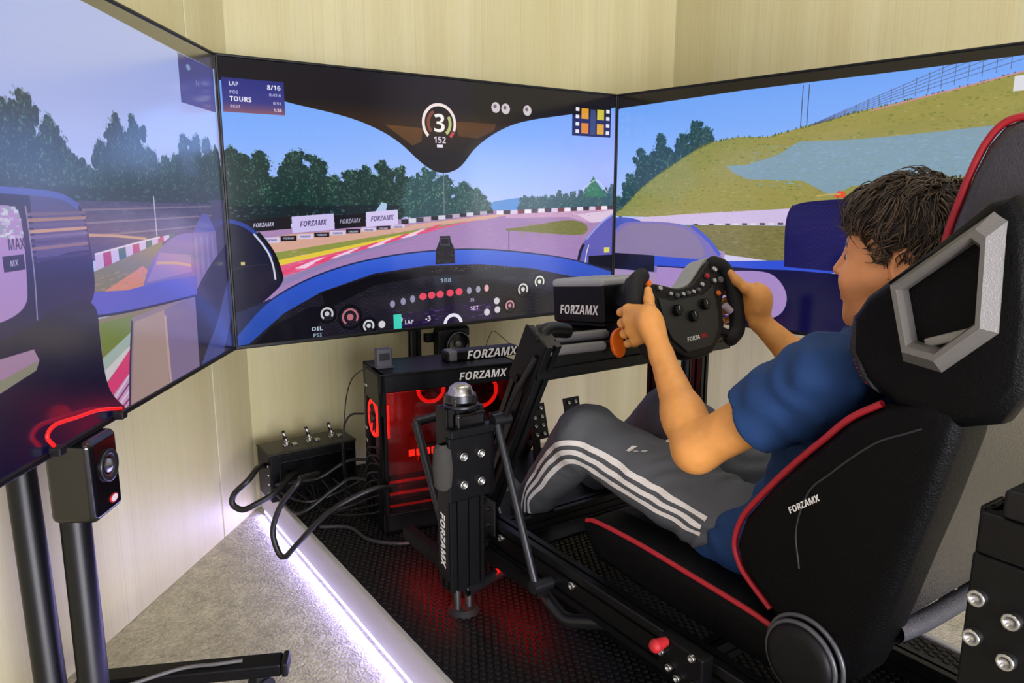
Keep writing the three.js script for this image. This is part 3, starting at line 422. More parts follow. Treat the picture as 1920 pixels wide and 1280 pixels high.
monitor('right monitor of three, showing a grassy bank under a blue sky', [0.715 + 0.715 * Math.cos(TR), SY, 0.715 * Math.sin(TR)], -TR, paintRight, 1.0, 0xa0acc0, 1.45);
// ---------- the driving rig ----------
{
  const t = thing('driving_rig', 'black metal driving rig with slotted rails, slanted upright and thin braces under the seat', 'rig');
  for (const s of [-1, 1]) part('base_rail', profile(V(s * 0.2, 0.13, 0.64), V(s * 0.2, 0.13, 1.98), 0.04, 0.05), M.anodised, t);
  part('side_rail', profile(V(-0.3, 0.25, 0.64), V(-0.3, 0.25, 1.9), 0.04, 0.08), M.anodised, t);
  part('upright', profile(V(-0.3, 0.29, 0.66), V(-0.3, 0.77, 0.919), 0.04, 0.08, V(0, 0.5, 0.8)), M.anodised, t);
  part('upright', profile(V(0.335, 0.11, 0.62), V(0.335, 0.7, 0.62), 0.03, 0.04), M.anodised, t);
  part('upright', profile(V(0.335, 0.11, 0.79), V(0.335, 0.7, 0.79), 0.03, 0.04), M.anodised, t);
  part('brace', [rod(V(-0.36, 0.57, 0.82), V(-0.36, 0.235, 0.975), 0.009), rod(V(-0.325, 0.57, 0.82), V(-0.37, 0.57, 0.82), 0.014), rod(V(-0.32, 0.235, 0.975), V(-0.37, 0.235, 0.975), 0.014)], M.gunmetal, t);
  part('gusset', [rbox(0.006, 0.09, 0.12, 0.002, -0.325, 0.3, 0.7), bolt(V(-0.329, 0.32, 0.67), V(-1, 0, 0)), bolt(V(-0.329, 0.28, 0.67), V(-1, 0, 0)), bolt(V(-0.329, 0.28, 0.735), V(-1, 0, 0)), bolt(V(-0.329, 0.32, 0.735), V(-1, 0, 0))], M.gunmetal, t);
  part('crossmember', profile(V(-0.37, 0.225, 0.7), V(0.25, 0.225, 0.7), 0.04, 0.06), M.anodised, t);
  part('crossmember', profile(V(-0.34, 0.225, 1.87), V(0.24, 0.225, 1.87), 0.04, 0.06), M.anodised, t);
  part('crossmember', profile(V(-0.24, 0.19, 1.3), V(0.24, 0.19, 1.3), 0.04, 0.04), M.anodised, t);
  part('wheel_crossbar', profile(V(-0.32, 0.7, 0.9), V(0.3, 0.7, 0.9), 0.04, 0.05), M.anodised, t);
  part('wheel_crossbar', profile(V(-0.28, 0.66, 0.8), V(0.35, 0.66, 0.8), 0.04, 0.04), M.anodised, t);
  part('end_plate', [beam(V(-0.324, 0.65, 0.855), V(-0.324, 0.775, 0.922), 0.008, 0.08, 0.003), ...[[0.78, 0.935], [0.68, 0.86]].map(([y, z]) => bolt(V(-0.328, y - 0.01, z - 0.005), V(-1, 0, 0), 0.008, 0.006))], M.powder, t);
  part('motor_plate', [rbox(0.2, 0.01, 0.2, 0.003, 0.01, 0.731, 0.78), rbox(0.26, 0.012, 0.09, 0.003, -0.17, 0.731, 0.87)], M.powder, t);
  for (const [y, z, x0, x1, r] of [[0.752, 0.88, -0.31, -0.1, 0.012], [0.738, 0.93, -0.3, -0.15, 0.011]]) part('grey_tube', [rod(V(x0, y, z), V(x1, y - 0.004, z), r, r, 20), new THREE.SphereGeometry(r, 16, 10).translate(x1, y - 0.004, z), new THREE.SphereGeometry(r, 16, 10).translate(x0, y, z)], M.greyPlastic, t);
  part('bent_arm', tube([[-0.3, 0.74, 0.91], [-0.29, 0.77, 0.9], [-0.26, 0.775, 0.89], [-0.21, 0.765, 0.88]], 0.018, 30, 14), M.anodised, t);
  part('strut', [rod(V(-0.4, 0.49, 0.5), V(-0.4, 0.22, 0.66), 0.011), rod(V(-0.4, 0.49, 0.5), V(-0.28, 0.5, 0.5), 0.012)], M.gunmetal, t);
  part('strut', rod(V(-0.28, 0.5, 0.62), V(-0.28, 0.27, 0.72), 0.007), M.gunmetal, t);
  part('tube_loop', [tube([[-0.43, 0.165, 0.8], [-0.3, 0.165, 0.765], [-0.27, 0.165, 0.77]], 0.013, 20, 14), tube([[-0.27, 0.165, 0.77], [-0.285, 0.175, 0.86], [-0.3, 0.172, 0.93], [-0.3, 0.152, 1.0], [-0.285, 0.165, 1.05], [-0.26, 0.19, 1.12]], 0.015, 40, 14)], M.gunmetal, t);
  for (const [y, z] of [[0.26, 0.68], [0.26, 0.78], [0.26, 1.05], [0.26, 1.6]]) part('bolt', bolt(V(-0.32, y, z), V(-1, 0, 0), 0.009, 0.006), M.steel, t);
  part('cable_run', tube([[-0.33, 0.73, 0.93], [-0.34, 0.6, 0.84], [-0.335, 0.45, 0.76], [-0.34, 0.32, 0.7]], 0.006, 30), M.cable, t);
}
// motor housing behind the steering wheel
{
  const t = thing('wheel_motor', 'black box-shaped wheel motor with a grey top and white lettering on its side', 'wheel motor', [0.01, 0.798, 0.735], 0.0);
  t.rotation.x = -0.1;
  part('housing', [rbox(0.145, 0.094, 0.2, 0.006), rbox(0.13, 0.01, 0.19, 0.002, 0, -0.05, 0)], M.powder, t);
  part('top_cover', [rbox(0.15, 0.022, 0.2, 0.01, 0, 0.052, 0), ...[-2, -1, 0, 1, 2].map((i) => rbox(0.014, 0.004, 0.16, 0.002, i * 0.025, 0.063, 0))], std(0x9c9f9e, 0.5, { bumpMap: grainBump, bumpScale: 0.0002 }), t);
  part('shaft_collar', [rod(V(0, 0, 0.09), V(0, 0, 0.15), 0.045, 0.045, 32), rod(V(0, 0, 0.15), V(0, 0, 0.185), 0.032, 0.03, 32)], M.anodised, t);
  part('quick_release', [rod(V(0, 0, 0.185), V(0, 0, 0.235), 0.04, 0.038, 32), ...[0, 1, 2, 3, 4, 5].map((i) => bolt(V(Math.cos(i) * 0.03, Math.sin(i) * 0.03, 0.235), V(0, 0, 1), 0.004, 0.003))], M.gunmetal, t);
  part('lettering', place(lettering('FORZAMX', 0.023, 0.0008), V(-0.0728, -0.014, 0.006), V(0, 0, 1), V(0, 1, 0)), M.whiteInk, t, true);
  part('rear_connector', [rbox(0.05, 0.03, 0.02, 0.003, 0, -0.01, -0.105), rod(V(0.04, 0.01, -0.1), V(0.04, 0.01, -0.12), 0.008)], M.plastic, t);
}
// steering wheel
{
  const t = thing('steering_wheel', 'black open-topped racing wheel with buttons, orange paddles and two upright grips held by the driver', 'steering wheel', [0.02, 0.815, 1.02]);
  t.rotation.set(-0.3, 0, 0.07);
  const P = [[-0.1, 0.07], [-0.07, 0.063], [-0.03, 0.05], [0.0, 0.047], [0.03, 0.052], [0.06, 0.07], [0.09, 0.09], [0.118, 0.098], [0.14, 0.09], [0.152, 0.062], [0.14, 0.03], [0.115, 0.0], [0.105, -0.03], [0.1, -0.06], [0.07, -0.09], [0.03, -0.112], [-0.03, -0.112], [-0.07, -0.09], [-0.1, -0.06], [-0.105, -0.03], [-0.115, 0.0], [-0.14, 0.03], [-0.152, 0.062], [-0.14, 0.09], [-0.118, 0.09]];
  const sh = new THREE.Shape(new THREE.SplineCurve(P.concat([P[0]]).map((q) => new THREE.Vector2(...q))).getPoints(120));
  const ex = (s, d, b) => new THREE.ExtrudeGeometry(s, { depth: d, bevelEnabled: true, bevelThickness: b, bevelSize: b, bevelOffset: -b, bevelSegments: 3, curveSegments: 8 });
  part('body', ex(sh, 0.022, 0.006).translate(0, 0, -0.02), M.plastic, t);
  const Q = [[-0.09, 0.035], [-0.05, 0.022], [0.05, 0.022], [0.09, 0.038], [0.085, -0.03], [0.075, -0.06], [0.04, -0.095], [-0.04, -0.095], [-0.075, -0.06], [-0.085, -0.03]];
  part('face_plate', ex(new THREE.Shape(Q.map((q) => new THREE.Vector2(...q))), 0.003, 0.0012).translate(0, 0, 0.0075), std(0x1a1c1c, 0.5, { bumpMap: weaveBump, bumpScale: 0.0003 }), t);
  for (const s of [-1, 1]) {
    const g = part('grip', tube([[s * 0.118, 0.088, 0.004], [s * 0.142, 0.075, 0.006], [s * 0.155, 0.04, 0.008], [s * 0.157, 0.0, 0.008], [s * 0.153, -0.04, 0.007], [s * 0.142, -0.075, 0.005], [s * 0.118, -0.09, 0.003]], 0.018, 50, 16), M.rubber, t);
    for (const [y, z] of [[0.088, 0.004], [-0.09, 0.003]]) part('grip_end', new THREE.SphereGeometry(0.018, 16, 12).translate(s * 0.118, y, z), M.rubber, g);
    part('lower_arm', beam(V(s * 0.09, -0.065, -0.004), V(s * 0.125, -0.088, 0.002), 0.022, 0.02, 0.006), M.plastic, t);
    part('shift_paddle', ex(new THREE.Shape([[0.06, 0.02], [0.1, 0.03], [0.13, 0.02], [0.135, -0.01], [0.11, -0.02], [0.06, -0.01]].map(([x, y]) => new THREE.Vector2(s * x, y))), 0.003, 0.001).translate(0, 0, -0.06), M.gunmetal, t);
    const pd = new THREE.Shape(); pd.moveTo(s * 0.1, -0.012); pd.bezierCurveTo(s * 0.125, -0.012, s * 0.14, -0.035, s * 0.135, -0.06); pd.bezierCurveTo(s * 0.13, -0.085, s * 0.105, -0.085, s * 0.1, -0.06); pd.closePath();
    part('clutch_paddle', ex(pd, 0.006, 0.002).translate(s * 0.016, 0.004, -0.105), M.orange, t);
    part('lower_paddle', ex(new THREE.Shape([[0.085, -0.07], [0.11, -0.066], [0.115, -0.085], [0.095, -0.095]].map(([x, y]) => new THREE.Vector2(s * x, y))), 0.006, 0.002).translate(0, 0, -0.03), M.orange, t);
    part('paddle_arm', [beam(V(s * 0.04, -0.02, -0.03), V(s * 0.115, -0.035, -0.1), 0.014, 0.006, 0.002), beam(V(s * 0.04, 0.006, -0.03), V(s * 0.08, 0.008, -0.057), 0.014, 0.006, 0.002)], M.anodised, t);
  }
  { const A = [[-0.112, 0.078], [-0.07, 0.067], [-0.03, 0.055], [0.0, 0.051], [0.03, 0.057], [0.06, 0.076], [0.09, 0.097], [0.112, 0.106]], up = new THREE.SplineCurve(A.map((q) => new THREE.Vector2(...q))).getPoints(40), lo = up.map((q) => new THREE.Vector2(q.x, q.y - 0.012)); part('top_hood', ex(new THREE.Shape([...up, ...lo.reverse()]), 0.05, 0.002).translate(0, 0, -0.058), std(0x9a9b96, 0.5, { bumpMap: grainBump, bumpScale: 0.0002 }), t); }
  const cap = (x, y, r, m, h = 0.007) => { const b = part('button', new THREE.LatheGeometry([[0, h], [r * 0.75, h], [r, h * 0.7], [r, 0]].map((q) => new THREE.Vector2(...q)), 18).rotateX(Math.PI / 2).translate(x, y, 0.008), m, t); part('button_ring', new THREE.TorusGeometry(r * 1.15, 0.0012, 8, 20).translate(x, y, 0.009), M.gunmetal, b); };
  for (const [x, y, r, m] of [[0.108, 0.075, 0.0075, M.steel], [0.078, 0.062, 0.006, M.redInk], [0.12, 0.048, 0.008, M.greyPlastic], [0.098, 0.048, 0.006, M.steel], [-0.108, 0.07, 0.0075, M.orange], [-0.078, 0.055, 0.006, M.steel], [-0.12, 0.045, 0.008, M.greyPlastic], [0.102, 0.018, 0.006, M.orange], [0.055, 0.045, 0.0055, M.steel], [0.04, 0.035, 0.005, M.greyPlastic], [-0.03, 0.032, 0.005, M.greyPlastic], [-0.012, 0.032, 0.005, M.steel], [0.006, 0.032, 0.005, M.greyPlastic], [0.022, 0.033, 0.005, M.steel], [-0.05, 0.038, 0.005, M.steel]]) cap(x, y, r, m);
  for (const [x, y] of [[0.045, 0.0], [-0.045, 0.0], [0.0, -0.02]]) { const k = part('rotary_knob', [rod(V(x, y, 0.01), V(x, y, 0.022), 0.012, 0.0105, 24), ...Array.from({ length: 10 }, (_, i) => rbox(0.003, 0.003, 0.01, 0.001, x + 0.0115 * Math.cos(i * 0.628), y + 0.0115 * Math.sin(i * 0.628), 0.016))], M.plastic, t); part('pointer', rbox(0.0014, 0.009, 0.001, 0.0004, x, y + 0.004, 0.0224), M.whiteInk, k); }
  part('thumb_wheel', [rod(V(0.118, -0.012, 0.006), V(0.132, -0.03, 0.008), 0.009, 0.009, 18)], std(0xb9a7ae, 0.4, { bumpMap: grainBump, bumpScale: 0.0002 }), t);
  part('lettering', lettering('FORZA', 0.0095).translate(-0.012, -0.068, 0.0115), M.whiteInk, t, true);
  part('lettering', lettering('MX', 0.0095).translate(0.024, -0.068, 0.0115), M.redInk, t, true);
}
// motion actuators at the corners of the frame
function actuator(label, x, z, top, h, detail, turn = 0) {
  const t = thing('motion_actuator', label, 'actuator', [x, 0, z], turn), w = 0.09, d = 0.05;
  part('column', profile(V(0, 0.17, 0), V(0, top, 0), w, d, V(0, 0, 1), 0.03), M.anodised, t);
  part('side_cover', rbox(0.006, top - 0.2, d - 0.004, 0.002, -w / 2 - 0.003, (top + 0.2) / 2, 0), M.powder, t);
  part('clamp_plate', detail ? [rbox(w + 0.03, 0.15, 0.012, 0.004, 0.005, h, d / 2 + 0.008), rbox(w + 0.03, 0.02, 0.03, 0.004, 0.005, h + 0.085, d / 2 + 0.012)] : [rbox(w + 0.004, 0.16, 0.012, 0.004, 0, h, d / 2 + 0.008)], M.powder, t);
  for (const bx of detail ? [-0.02, 0.025] : [-0.035, -0.002]) for (const by of detail ? [-0.035, 0.03] : [-0.02, 0.024]) part('bolt', bolt(V(bx, h + by - (detail ? 0 : bx * 0.3), d / 2 + 0.014), V(0, 0, 1), detail ? 0.0105 : 0.009, 0.009), M.steel, t);
  part('motor_block', detail ? [rbox(w * 0.85, 0.13, d + 0.024, 0.008, 0.006, top - 0.075, 0), rbox(w * 0.7, 0.03, d, 0.006, 0, top + 0.008, 0)] : [rbox(w, top - h - 0.08, d + 0.03, 0.005, 0, (top + h + 0.08) / 2, 0)], detail ? M.glossBlack : M.powder, t);
  if (detail) {
    part('cap_nut', new THREE.LatheGeometry([[0, 0.02], [0.014, 0.019], [0.024, 0.012], [0.028, 0.0], [0.03, -0.006]].map((q) => new THREE.Vector2(...q)), 24).translate(0.0, top + 0.03, 0), M.steel, t);
    part('collar', [rod(V(0, top + 0.012, 0), V(0, top + 0.026, 0), 0.036, 0.034, 28), new THREE.TorusGeometry(0.035, 0.005, 10, 28).rotateX(Math.PI / 2).translate(0, top + 0.0, 0)], M.gunmetal, t);
    part('fabric_sleeve', new THREE.LatheGeometry([[0.014, -0.05], [0.022, -0.04], [0.024, 0], [0.022, 0.045], [0.012, 0.055]].map((q) => new THREE.Vector2(...q)), 20).translate(-w / 2 - 0.012, h + 0.005, d / 2 - 0.006), std(0x3a3934, 0.85, { bumpMap: weaveBump, bumpScale: 0.001 }), t);
    part('lettering', place(lettering('FORZAMX', 0.02, 0.0008), V(-w / 2 - 0.0064, 0.295, 0.001), V(0, -1, 0), V(0, 0, 1)), M.whiteInk, t, true);
  }
  part('piston', [rod(V(-0.018, 0.115, 0.002), V(-0.018, 0.175, 0.002), 0.009), rod(V(0.012, 0.115, 0.004), V(0.012, 0.175, 0.004), 0.01)], M.steel, t);
  part('foot', [rod(V(0, 0.102, 0), V(0, 0.116, 0), 0.04, 0.03, 28)], M.rubber, t);
  return t;
}
actuator('black motion actuator column with a chrome cap and vertical white lettering, beside the computer', -0.425, 0.775, 0.605, 0.47, true);
actuator('black motion actuator column with silver bolts behind the seat at the right edge', -0.4, 1.888, 0.745, 0.62, false, -Math.PI / 2);
{ // connector block on top of the rear actuator
  const t = thing('connector_block', 'black plug block with white pins on top of the rear actuator', 'connector', [-0.4, 0.745, 1.888]);
  part('body', rbox(0.08, 0.03, 0.05, 0.005, 0, 0.015, 0), M.plastic, t);
  for (let i = 0; i < 4; i++) part('pin', rbox(0.01, 0.008, 0.004, 0.001, -0.027 + i * 0.018, 0.02 + (i % 2) * -0.008, 0.026), M.whiteInk, t);
}
// red release lever on the rail
{
  const t = thing('release_lever', 'small red plunger with silver bolts on the rail under the seat', 'lever', [-0.345, 0.3, 1.345]);
  part('bracket', rbox(0.03, 0.07, 0.1, 0.004, 0.012, -0.03, 0.03), M.powder, t);
  part('red_knob', [rod(V(-0.005, 0.0, 0), V(-0.03, 0.0, 0), 0.008, 0.012, 18), new THREE.SphereGeometry(0.012, 16, 12).translate(-0.03, 0, 0)], M.redInk, t);
  for (const [y, z] of [[-0.025, -0.01], [-0.045, 0.01], [-0.055, 0.03], [0.0, 0.06], [-0.05, 0.065]]) part('bolt', bolt(V(-0.004, y, z), V(-1, 0, 0), 0.007, 0.006), M.steel, t);
}
// pedals
{
  const t = thing('pedal_set', 'black pedal set with drilled plates and silver bolts in front of the driver', 'pedals', [0, 0, 0.05]);
  part('pedal_deck', [beam(V(0, 0.2, 0.72), V(0, 0.3, 0.36), 0.5, 0.012, 0.003), rbox(0.5, 0.04, 0.04, 0.004, 0, 0.2, 0.66)], M.powder, t);
  for (const [x, i] of [[-0.13, 0], [0.0, 1], [0.13, 2]]) {
    part('pedal_arm', [beam(V(x, 0.28, 0.44), V(x, 0.45, 0.42), 0.022, 0.014, 0.003), beam(V(x, 0.3, 0.36), V(x, 0.4, 0.42), 0.03, 0.03, 0.006)], M.gunmetal, t);
    const pl = part('pedal_plate', beam(V(x, 0.37, 0.452), V(x, 0.47, 0.425), 0.06, 0.006, 0.002), M.anodised, t);
    for (let r = 0; r < 4; r++) for (const c of [-1, 1]) part('stud', bolt(V(x + c * 0.013, 0.385 + r * 0.024, 0.4525 - r * 0.0065), V(0, 0.26, 1), 0.0055, 0.004), M.steel, pl);
    part('spring_cylinder', [rod(V(x, 0.31, 0.34), V(x, 0.36, 0.41), 0.014), rod(V(x, 0.27, 0.3), V(x, 0.31, 0.34), 0.009)], M.steel, t);
  }
  part('side_bracket', rbox(0.008, 0.16, 0.26, 0.004, -0.26, 0.29, 0.5), M.powder, t);
  for (let r = 0; r < 4; r++) part('stud', bolt(V(-0.265, 0.3 + r * 0.018, 0.56 - (r % 2) * 0.02), V(-1, 0, 0), 0.006, 0.005), M.steel, t);
}
// red light bar under the frame, which tints the mat
for (const [label, pos] of [['slim red light bar under the side rail of the rig, glowing onto the mat', [-0.315, 0.2, 0.82]], ['slim red light bar behind the actuator column beside the computer, glowing onto the mat', [-0.43, 0.2, 0.62]]]) {
  const t = thing('underglow_bar', label, 'light bar', pos);
  part('housing', [rbox(0.022, 0.014, 0.24, 0.003, 0, 0.006, 0), rbox(0.004, 0.03, 0.24, 0.001, -0.013, -0.004, 0), rbox(0.004, 0.03, 0.24, 0.001, 0.013, -0.004, 0), rbox(0.03, 0.03, 0.004, 0.001, 0, -0.004, 0.12)], M.plastic, t);
  part('diffuser', rbox(0.016, 0.006, 0.23, 0.002, 0, -0.003, 0), std(0x400404, 0.5, { emissive: 0xff1208, emissiveIntensity: 1 }), t);
  const l = new THREE.RectAreaLight(0xff1205, 34, 0.016, 0.23); l.position.set(0, -0.008, 0); l.rotation.x = -Math.PI / 2; l.name = 'red_light'; t.add(l);
}

// ---------- the computer ----------
{
  const W = 0.42, H = 0.475, D = 0.2;
  const t = thing('computer_tower', 'black computer tower with a glass side and red glowing fans beside the rig', 'computer', [-0.19, 0.105, 0.25], -0.18);
  const e = 0.014;
  part('frame', [rbox(W, e, D, 0.004, 0, e / 2, 0), rbox(W, e, D, 0.004, 0, H - e / 2, 0), rbox(W, H, e, 0.004, 0, H / 2, -D / 2 + e / 2), rbox(e, H, D, 0.004, W / 2 - e / 2, H / 2, 0), rbox(0.02, H, 0.02, 0.004, -W / 2 + 0.01, H / 2, D / 2 - 0.01), rbox(W, 0.055, 0.012, 0.003, 0, H - 0.028, D / 2 - 0.006), rbox(W, 0.06, 0.012, 0.003, 0, 0.03, D / 2 - 0.006)], M.powder, t);
  part('front_panel', [rbox(e, 0.1, D, 0.004, -W / 2 + e / 2, H - 0.05, 0), rbox(e, 0.14, D, 0.004, -W / 2 + e / 2, 0.07, 0), rbox(e, H, 0.03, 0.004, -W / 2 + e / 2, H / 2, D / 2 - 0.015), rbox(e, H, 0.03, 0.004, -W / 2 + e / 2, H / 2, -D / 2 + 0.015), rbox(e, 0.06, D, 0.004, -W / 2 + e / 2, 0.17, 0)], M.powder, t);
  part('glass_side', rbox(W - 0.03, H - 0.12, 0.003, 0.001, 0.005, H / 2 + 0.002, D / 2 - 0.006), new THREE.MeshPhysicalMaterial({ color: 0xd0c8c8, roughness: 0.06, transmission: 1, thickness: 0, ior: 1.5 }), t);
  const redGlow = std(0x3a0404, 0.5, { emissive: 0xff1a14, emissiveIntensity: 1.8 }), redDim = std(0x3a0404, 0.5, { emissive: 0xff1a14, emissiveIntensity: 0.4 });
  const fan = (x, y, z, r, axis) => {
    const f = new THREE.Group(); f.name = 'fan'; f.position.set(x, y, z); if (axis === 'x') f.rotation.y = -Math.PI / 2; if (axis === 'y') f.rotation.x = Math.PI / 2; t.add(f);
    part('fan_ring_glow', new THREE.TorusGeometry(r, 0.006, 10, 40), redGlow, f);
    part('blades', [...Array.from({ length: 9 }, (_, i) => rbox(r * 0.3, r * 0.62, 0.003, 0.001, 0, r * 0.55, 0).rotateY(0.5).rotateZ(i * Math.PI * 2 / 9)), rod(V(0, 0, -0.01), V(0, 0, 0.01), r * 0.28, r * 0.28, 20)], std(0x2a0a0a, 0.5, { bumpMap: grainBump, bumpScale: 0.0002 }), f);
  };
  fan(-W / 2 + 0.006, 0.325, 0, 0.052, 'x');
  fan(0.14, H - 0.11, -0.02, 0.05, 'z'); fan(-0.02, H - 0.09, -0.03, 0.04, 'z');
  part('main_board', [rbox(W - 0.05, 0.33, 0.006, 0.002, 0.0, 0.27, -D / 2 + 0.025), rbox(0.06, 0.06, 0.02, 0.004, 0.06, 0.34, -D / 2 + 0.035), ...[0, 1, 2, 3].map((i) => rbox(0.008, 0.12, 0.03, 0.002, 0.12 + i * 0.014, 0.34, -D / 2 + 0.04))], std(0x4c4040, 0.6, { bumpMap: grainBump, bumpScale: 0.0006 }), t);
  const gpu = part('graphics_card', [rbox(0.26, 0.05, 0.11, 0.006, 0.04, 0.215, 0.0), rbox(0.25, 0.006, 0.1, 0.002, 0.04, 0.244, 0.0)], std(0x332c2c, 0.4, { bumpMap: grainBump, bumpScale: 0.0004 }), t);
  part('light_strip', [...Array.from({ length: 4 }, (_, i) => rbox(0.018, 0.02, 0.004, 0.001, -0.11 + i * 0.023, 0.222, 0.058).rotateZ(0))], std(0x500505, 0.5, { emissive: 0xff2a1a, emissiveIntensity: 3.2 }), gpu);
  part('memory_light', rbox(0.007, 0.1, 0.004, 0.001, -0.17, 0.315, 0.03), redGlow, t);
  for (let i = 0; i < 6; i++) part('vent_slat', rbox(0.17, 0.006, 0.012, 0.002, -0.1, 0.075 + i * 0.018, 0.075), i % 2 ? M.powder : redDim, t);
  part('power_shroud', rbox(W - 0.04, 0.07, D - 0.05, 0.005, 0.01, 0.05, 0), M.powder, t);
  part('port', [rbox(0.004, 0.008, 0.026, 0.002, -W / 2 - 0.001, H - 0.065, -0.06).rotateX(0), rbox(0.004, 0.01, 0.022, 0.002, -W / 2 - 0.001, 0.275, -0.075), rbox(0.004, 0.01, 0.022, 0.002, -W / 2 - 0.001, 0.235, -0.075)], M.steel, t);
  part('lettering', lettering('FORZAMX', 0.023).translate(0.1, H - 0.028, D / 2 + 0.0005), M.whiteInk, t, true);
  for (const [x, y, z, k] of [[-W / 2 + 0.03, 0.325, 0, 1], [-0.16, 0.16, 0.05, 0.6]]) { const l = new THREE.RectAreaLight(0xff1a10, CASE_RED * k, 0.09, 0.09); l.position.set(x, y, z); l.rotation.y = -Math.PI / 2; l.name = 'fan_light'; t.add(l); }
}
{
  const t = thing('receiver', 'small grey receiver block standing on the left end of the computer', 'receiver', [-0.365, 0.58, 0.235], -0.18);
  part('body', [rbox(0.046, 0.056, 0.03, 0.004, 0, 0.028, 0), rbox(0.052, 0.006, 0.036, 0.002, 0, 0.003, 0)], std(0x34343c, 0.5, { bumpMap: grainBump, bumpScale: 0.0002 }), t);
  part('label_plate', rbox(0.03, 0.02, 0.002, 0.001, 0, 0.034, 0.015), M.plastic, t);
}
{
  const t = thing('mounting_bar', 'flat black bar with white lettering lying on top of the computer', 'bar', [-0.06, 0.58, 0.27], -0.12);
  part('bar', [rbox(0.24, 0.03, 0.05, 0.006, 0, 0.015, 0)], M.powder, t);
  part('lettering', lettering('FORZAMX', 0.026).translate(0.03, 0.016, 0.0252), M.whiteInk, t, true);
  for (const x of [-0.1]) part('grey_cap', rbox(0.03, 0.032, 0.052, 0.006, x, 0.016, 0), M.greyPlastic, t);
}
tag(part('thin_wire', tube([[-0.033, 0.61, 0.26], [-0.019, 0.635, 0.255], [0.001, 0.652, 0.25], [0.03, 0.63, 0.255], [0.054, 0.608, 0.26]], 0.0012, 30, 6), M.cable, scene), 'thin dark wire looping up above the bar on the computer', 'wire');

// monitor stands
{
  const t = thing('monitor_stand', 'black post on the platform holding up the middle monitor', 'monitor stand', [-0.097, 0.102, -0.1]);
  part('post', profile(V(0, 0, 0), V(0, 0.9, 0), 0.036, 0.036), M.anodised, t);
  part('base_plate', rbox(0.12, 0.008, 0.16, 0.003, 0, 0.004, 0), M.powder, t);
  part('arm', [rbox(0.2, 0.05, 0.012, 0.004, 0.1, 0.8, 0.021), rbox(0.1, 0.1, 0.01, 0.003, 0.1, 0.87, 0.022)], M.powder, t);
}
{
  const t = thing('monitor_stand', 'pair of leaning black tube legs with a foot under the left monitor', 'monitor stand');
  for (const [a, b] of [[V(-1.243, 0.045, 0.667), V(-1.25, 0.615, 0.522)], [V(-1.179, 0.045, 0.71), V(-1.173, 0.468, 0.607)]]) { const L = part('leg', rod(a, b, 0.0265, 0.0265, 28), M.anodised, t); part('end_cap', rod(b, b.clone().add(V(0, 0.012, 0)), 0.024, 0.02, 28), M.plastic, L); }
  part('foot_bar', [beam(V(-0.825, 0.062, 0.678), V(-1.2, 0.062, 0.505), 0.05, 0.03, 0.006), beam(V(-1.26, 0.055, 0.73), V(-1.1, 0.06, 0.56), 0.05, 0.02, 0.005)], M.powder, t);
  part('foot_cap', beam(V(-0.825, 0.062, 0.678), V(-0.812, 0.062, 0.684), 0.054, 0.034, 0.006), M.plastic, t);
  part('caster', [rod(V(-0.875, 0.02, 0.64), V(-0.86, 0.02, 0.68), 0.02, 0.02, 24), rbox(0.03, 0.02, 0.03, 0.004, -0.867, 0.04, 0.66)], M.rubber, t);
  part('cross_plate', beam(V(-1.262, 0.61, 0.53), V(-1.2, 0.61, 0.55), 0.02, 0.05, 0.004), M.powder, t);
  part('bolt', bolt(V(-1.255, 0.575, 0.545), V(-0.8, 0, 0.5), 0.008, 0.006), M.steel, t);
  part('cable', tube([[-1.15, 0.08, 0.6], [-1.02, 0.08, 0.6], [-0.95, 0.082, 0.63], [-0.9, 0.08, 0.645]], 0.004, 30), M.greyPlastic, t);
}
{
  const t = thing('monitor_stand', 'black post holding up the right monitor beyond the driver', 'monitor stand', [0.95, 0, 0.87]);
  part('post', profile(V(0, 0.02, 0), V(0, 0.95, 0), 0.036, 0.036), M.anodised, t);
  part('base_plate', rbox(0.16, 0.02, 0.3, 0.004, 0, 0.01, 0), M.powder, t);
  part('arm', [rbox(0.02, 0.05, 0.12, 0.004, -0.026, 0.9, 0)], M.powder, t);
}
{
  const t = thing('monitor_stand', 'thin black post in front of the grey wall under the right monitor', 'monitor stand', [0.8, 0, 0.32]);
  part('post', profile(V(0, 0.02, 0), V(0, 0.628, 0), 0.03, 0.03), M.anodised, t);
  part('base_plate', rbox(0.14, 0.02, 0.2, 0.004, 0, 0.01, 0), M.powder, t);
}
{ // box with a round lens-like knob under the middle monitor
  const t = thing('camera_unit', 'black box with a round dark lens hanging below the middle monitor', 'camera', [0.018, 0.568, -0.045]);
  part('body', [rbox(0.125, 0.11, 0.05, 0.012)], M.plastic, t);
  part('lens_ring', new THREE.LatheGeometry([[0.044, -0.005], [0.046, 0.01], [0.04, 0.016], [0.036, 0.012], [0.034, 0.004], [0, 0.002]].map((q) => new THREE.Vector2(...q)), 36).rotateX(Math.PI / 2).translate(0.008, -0.002, 0.025), M.glossBlack, t);
  part('lens', new THREE.SphereGeometry(0.012, 18, 12).scale(1, 1, 0.5).translate(0.008, -0.004, 0.03), M.greyPlastic, t);
  part('side_mount', rbox(0.04, 0.03, 0.03, 0.004, -0.072, 0.02, -0.02), M.powder, t); part('top_mount', rbox(0.05, 0.014, 0.03, 0.003, 0, 0.06, 0), M.powder, t);
  part('indicator', [rbox(0.014, 0.003, 0.002, 0.001, 0.05, 0.02, 0.0255), rbox(0.01, 0.003, 0.002, 0.001, 0.05, -0.01, 0.0255)], M.whiteInk, t);
}
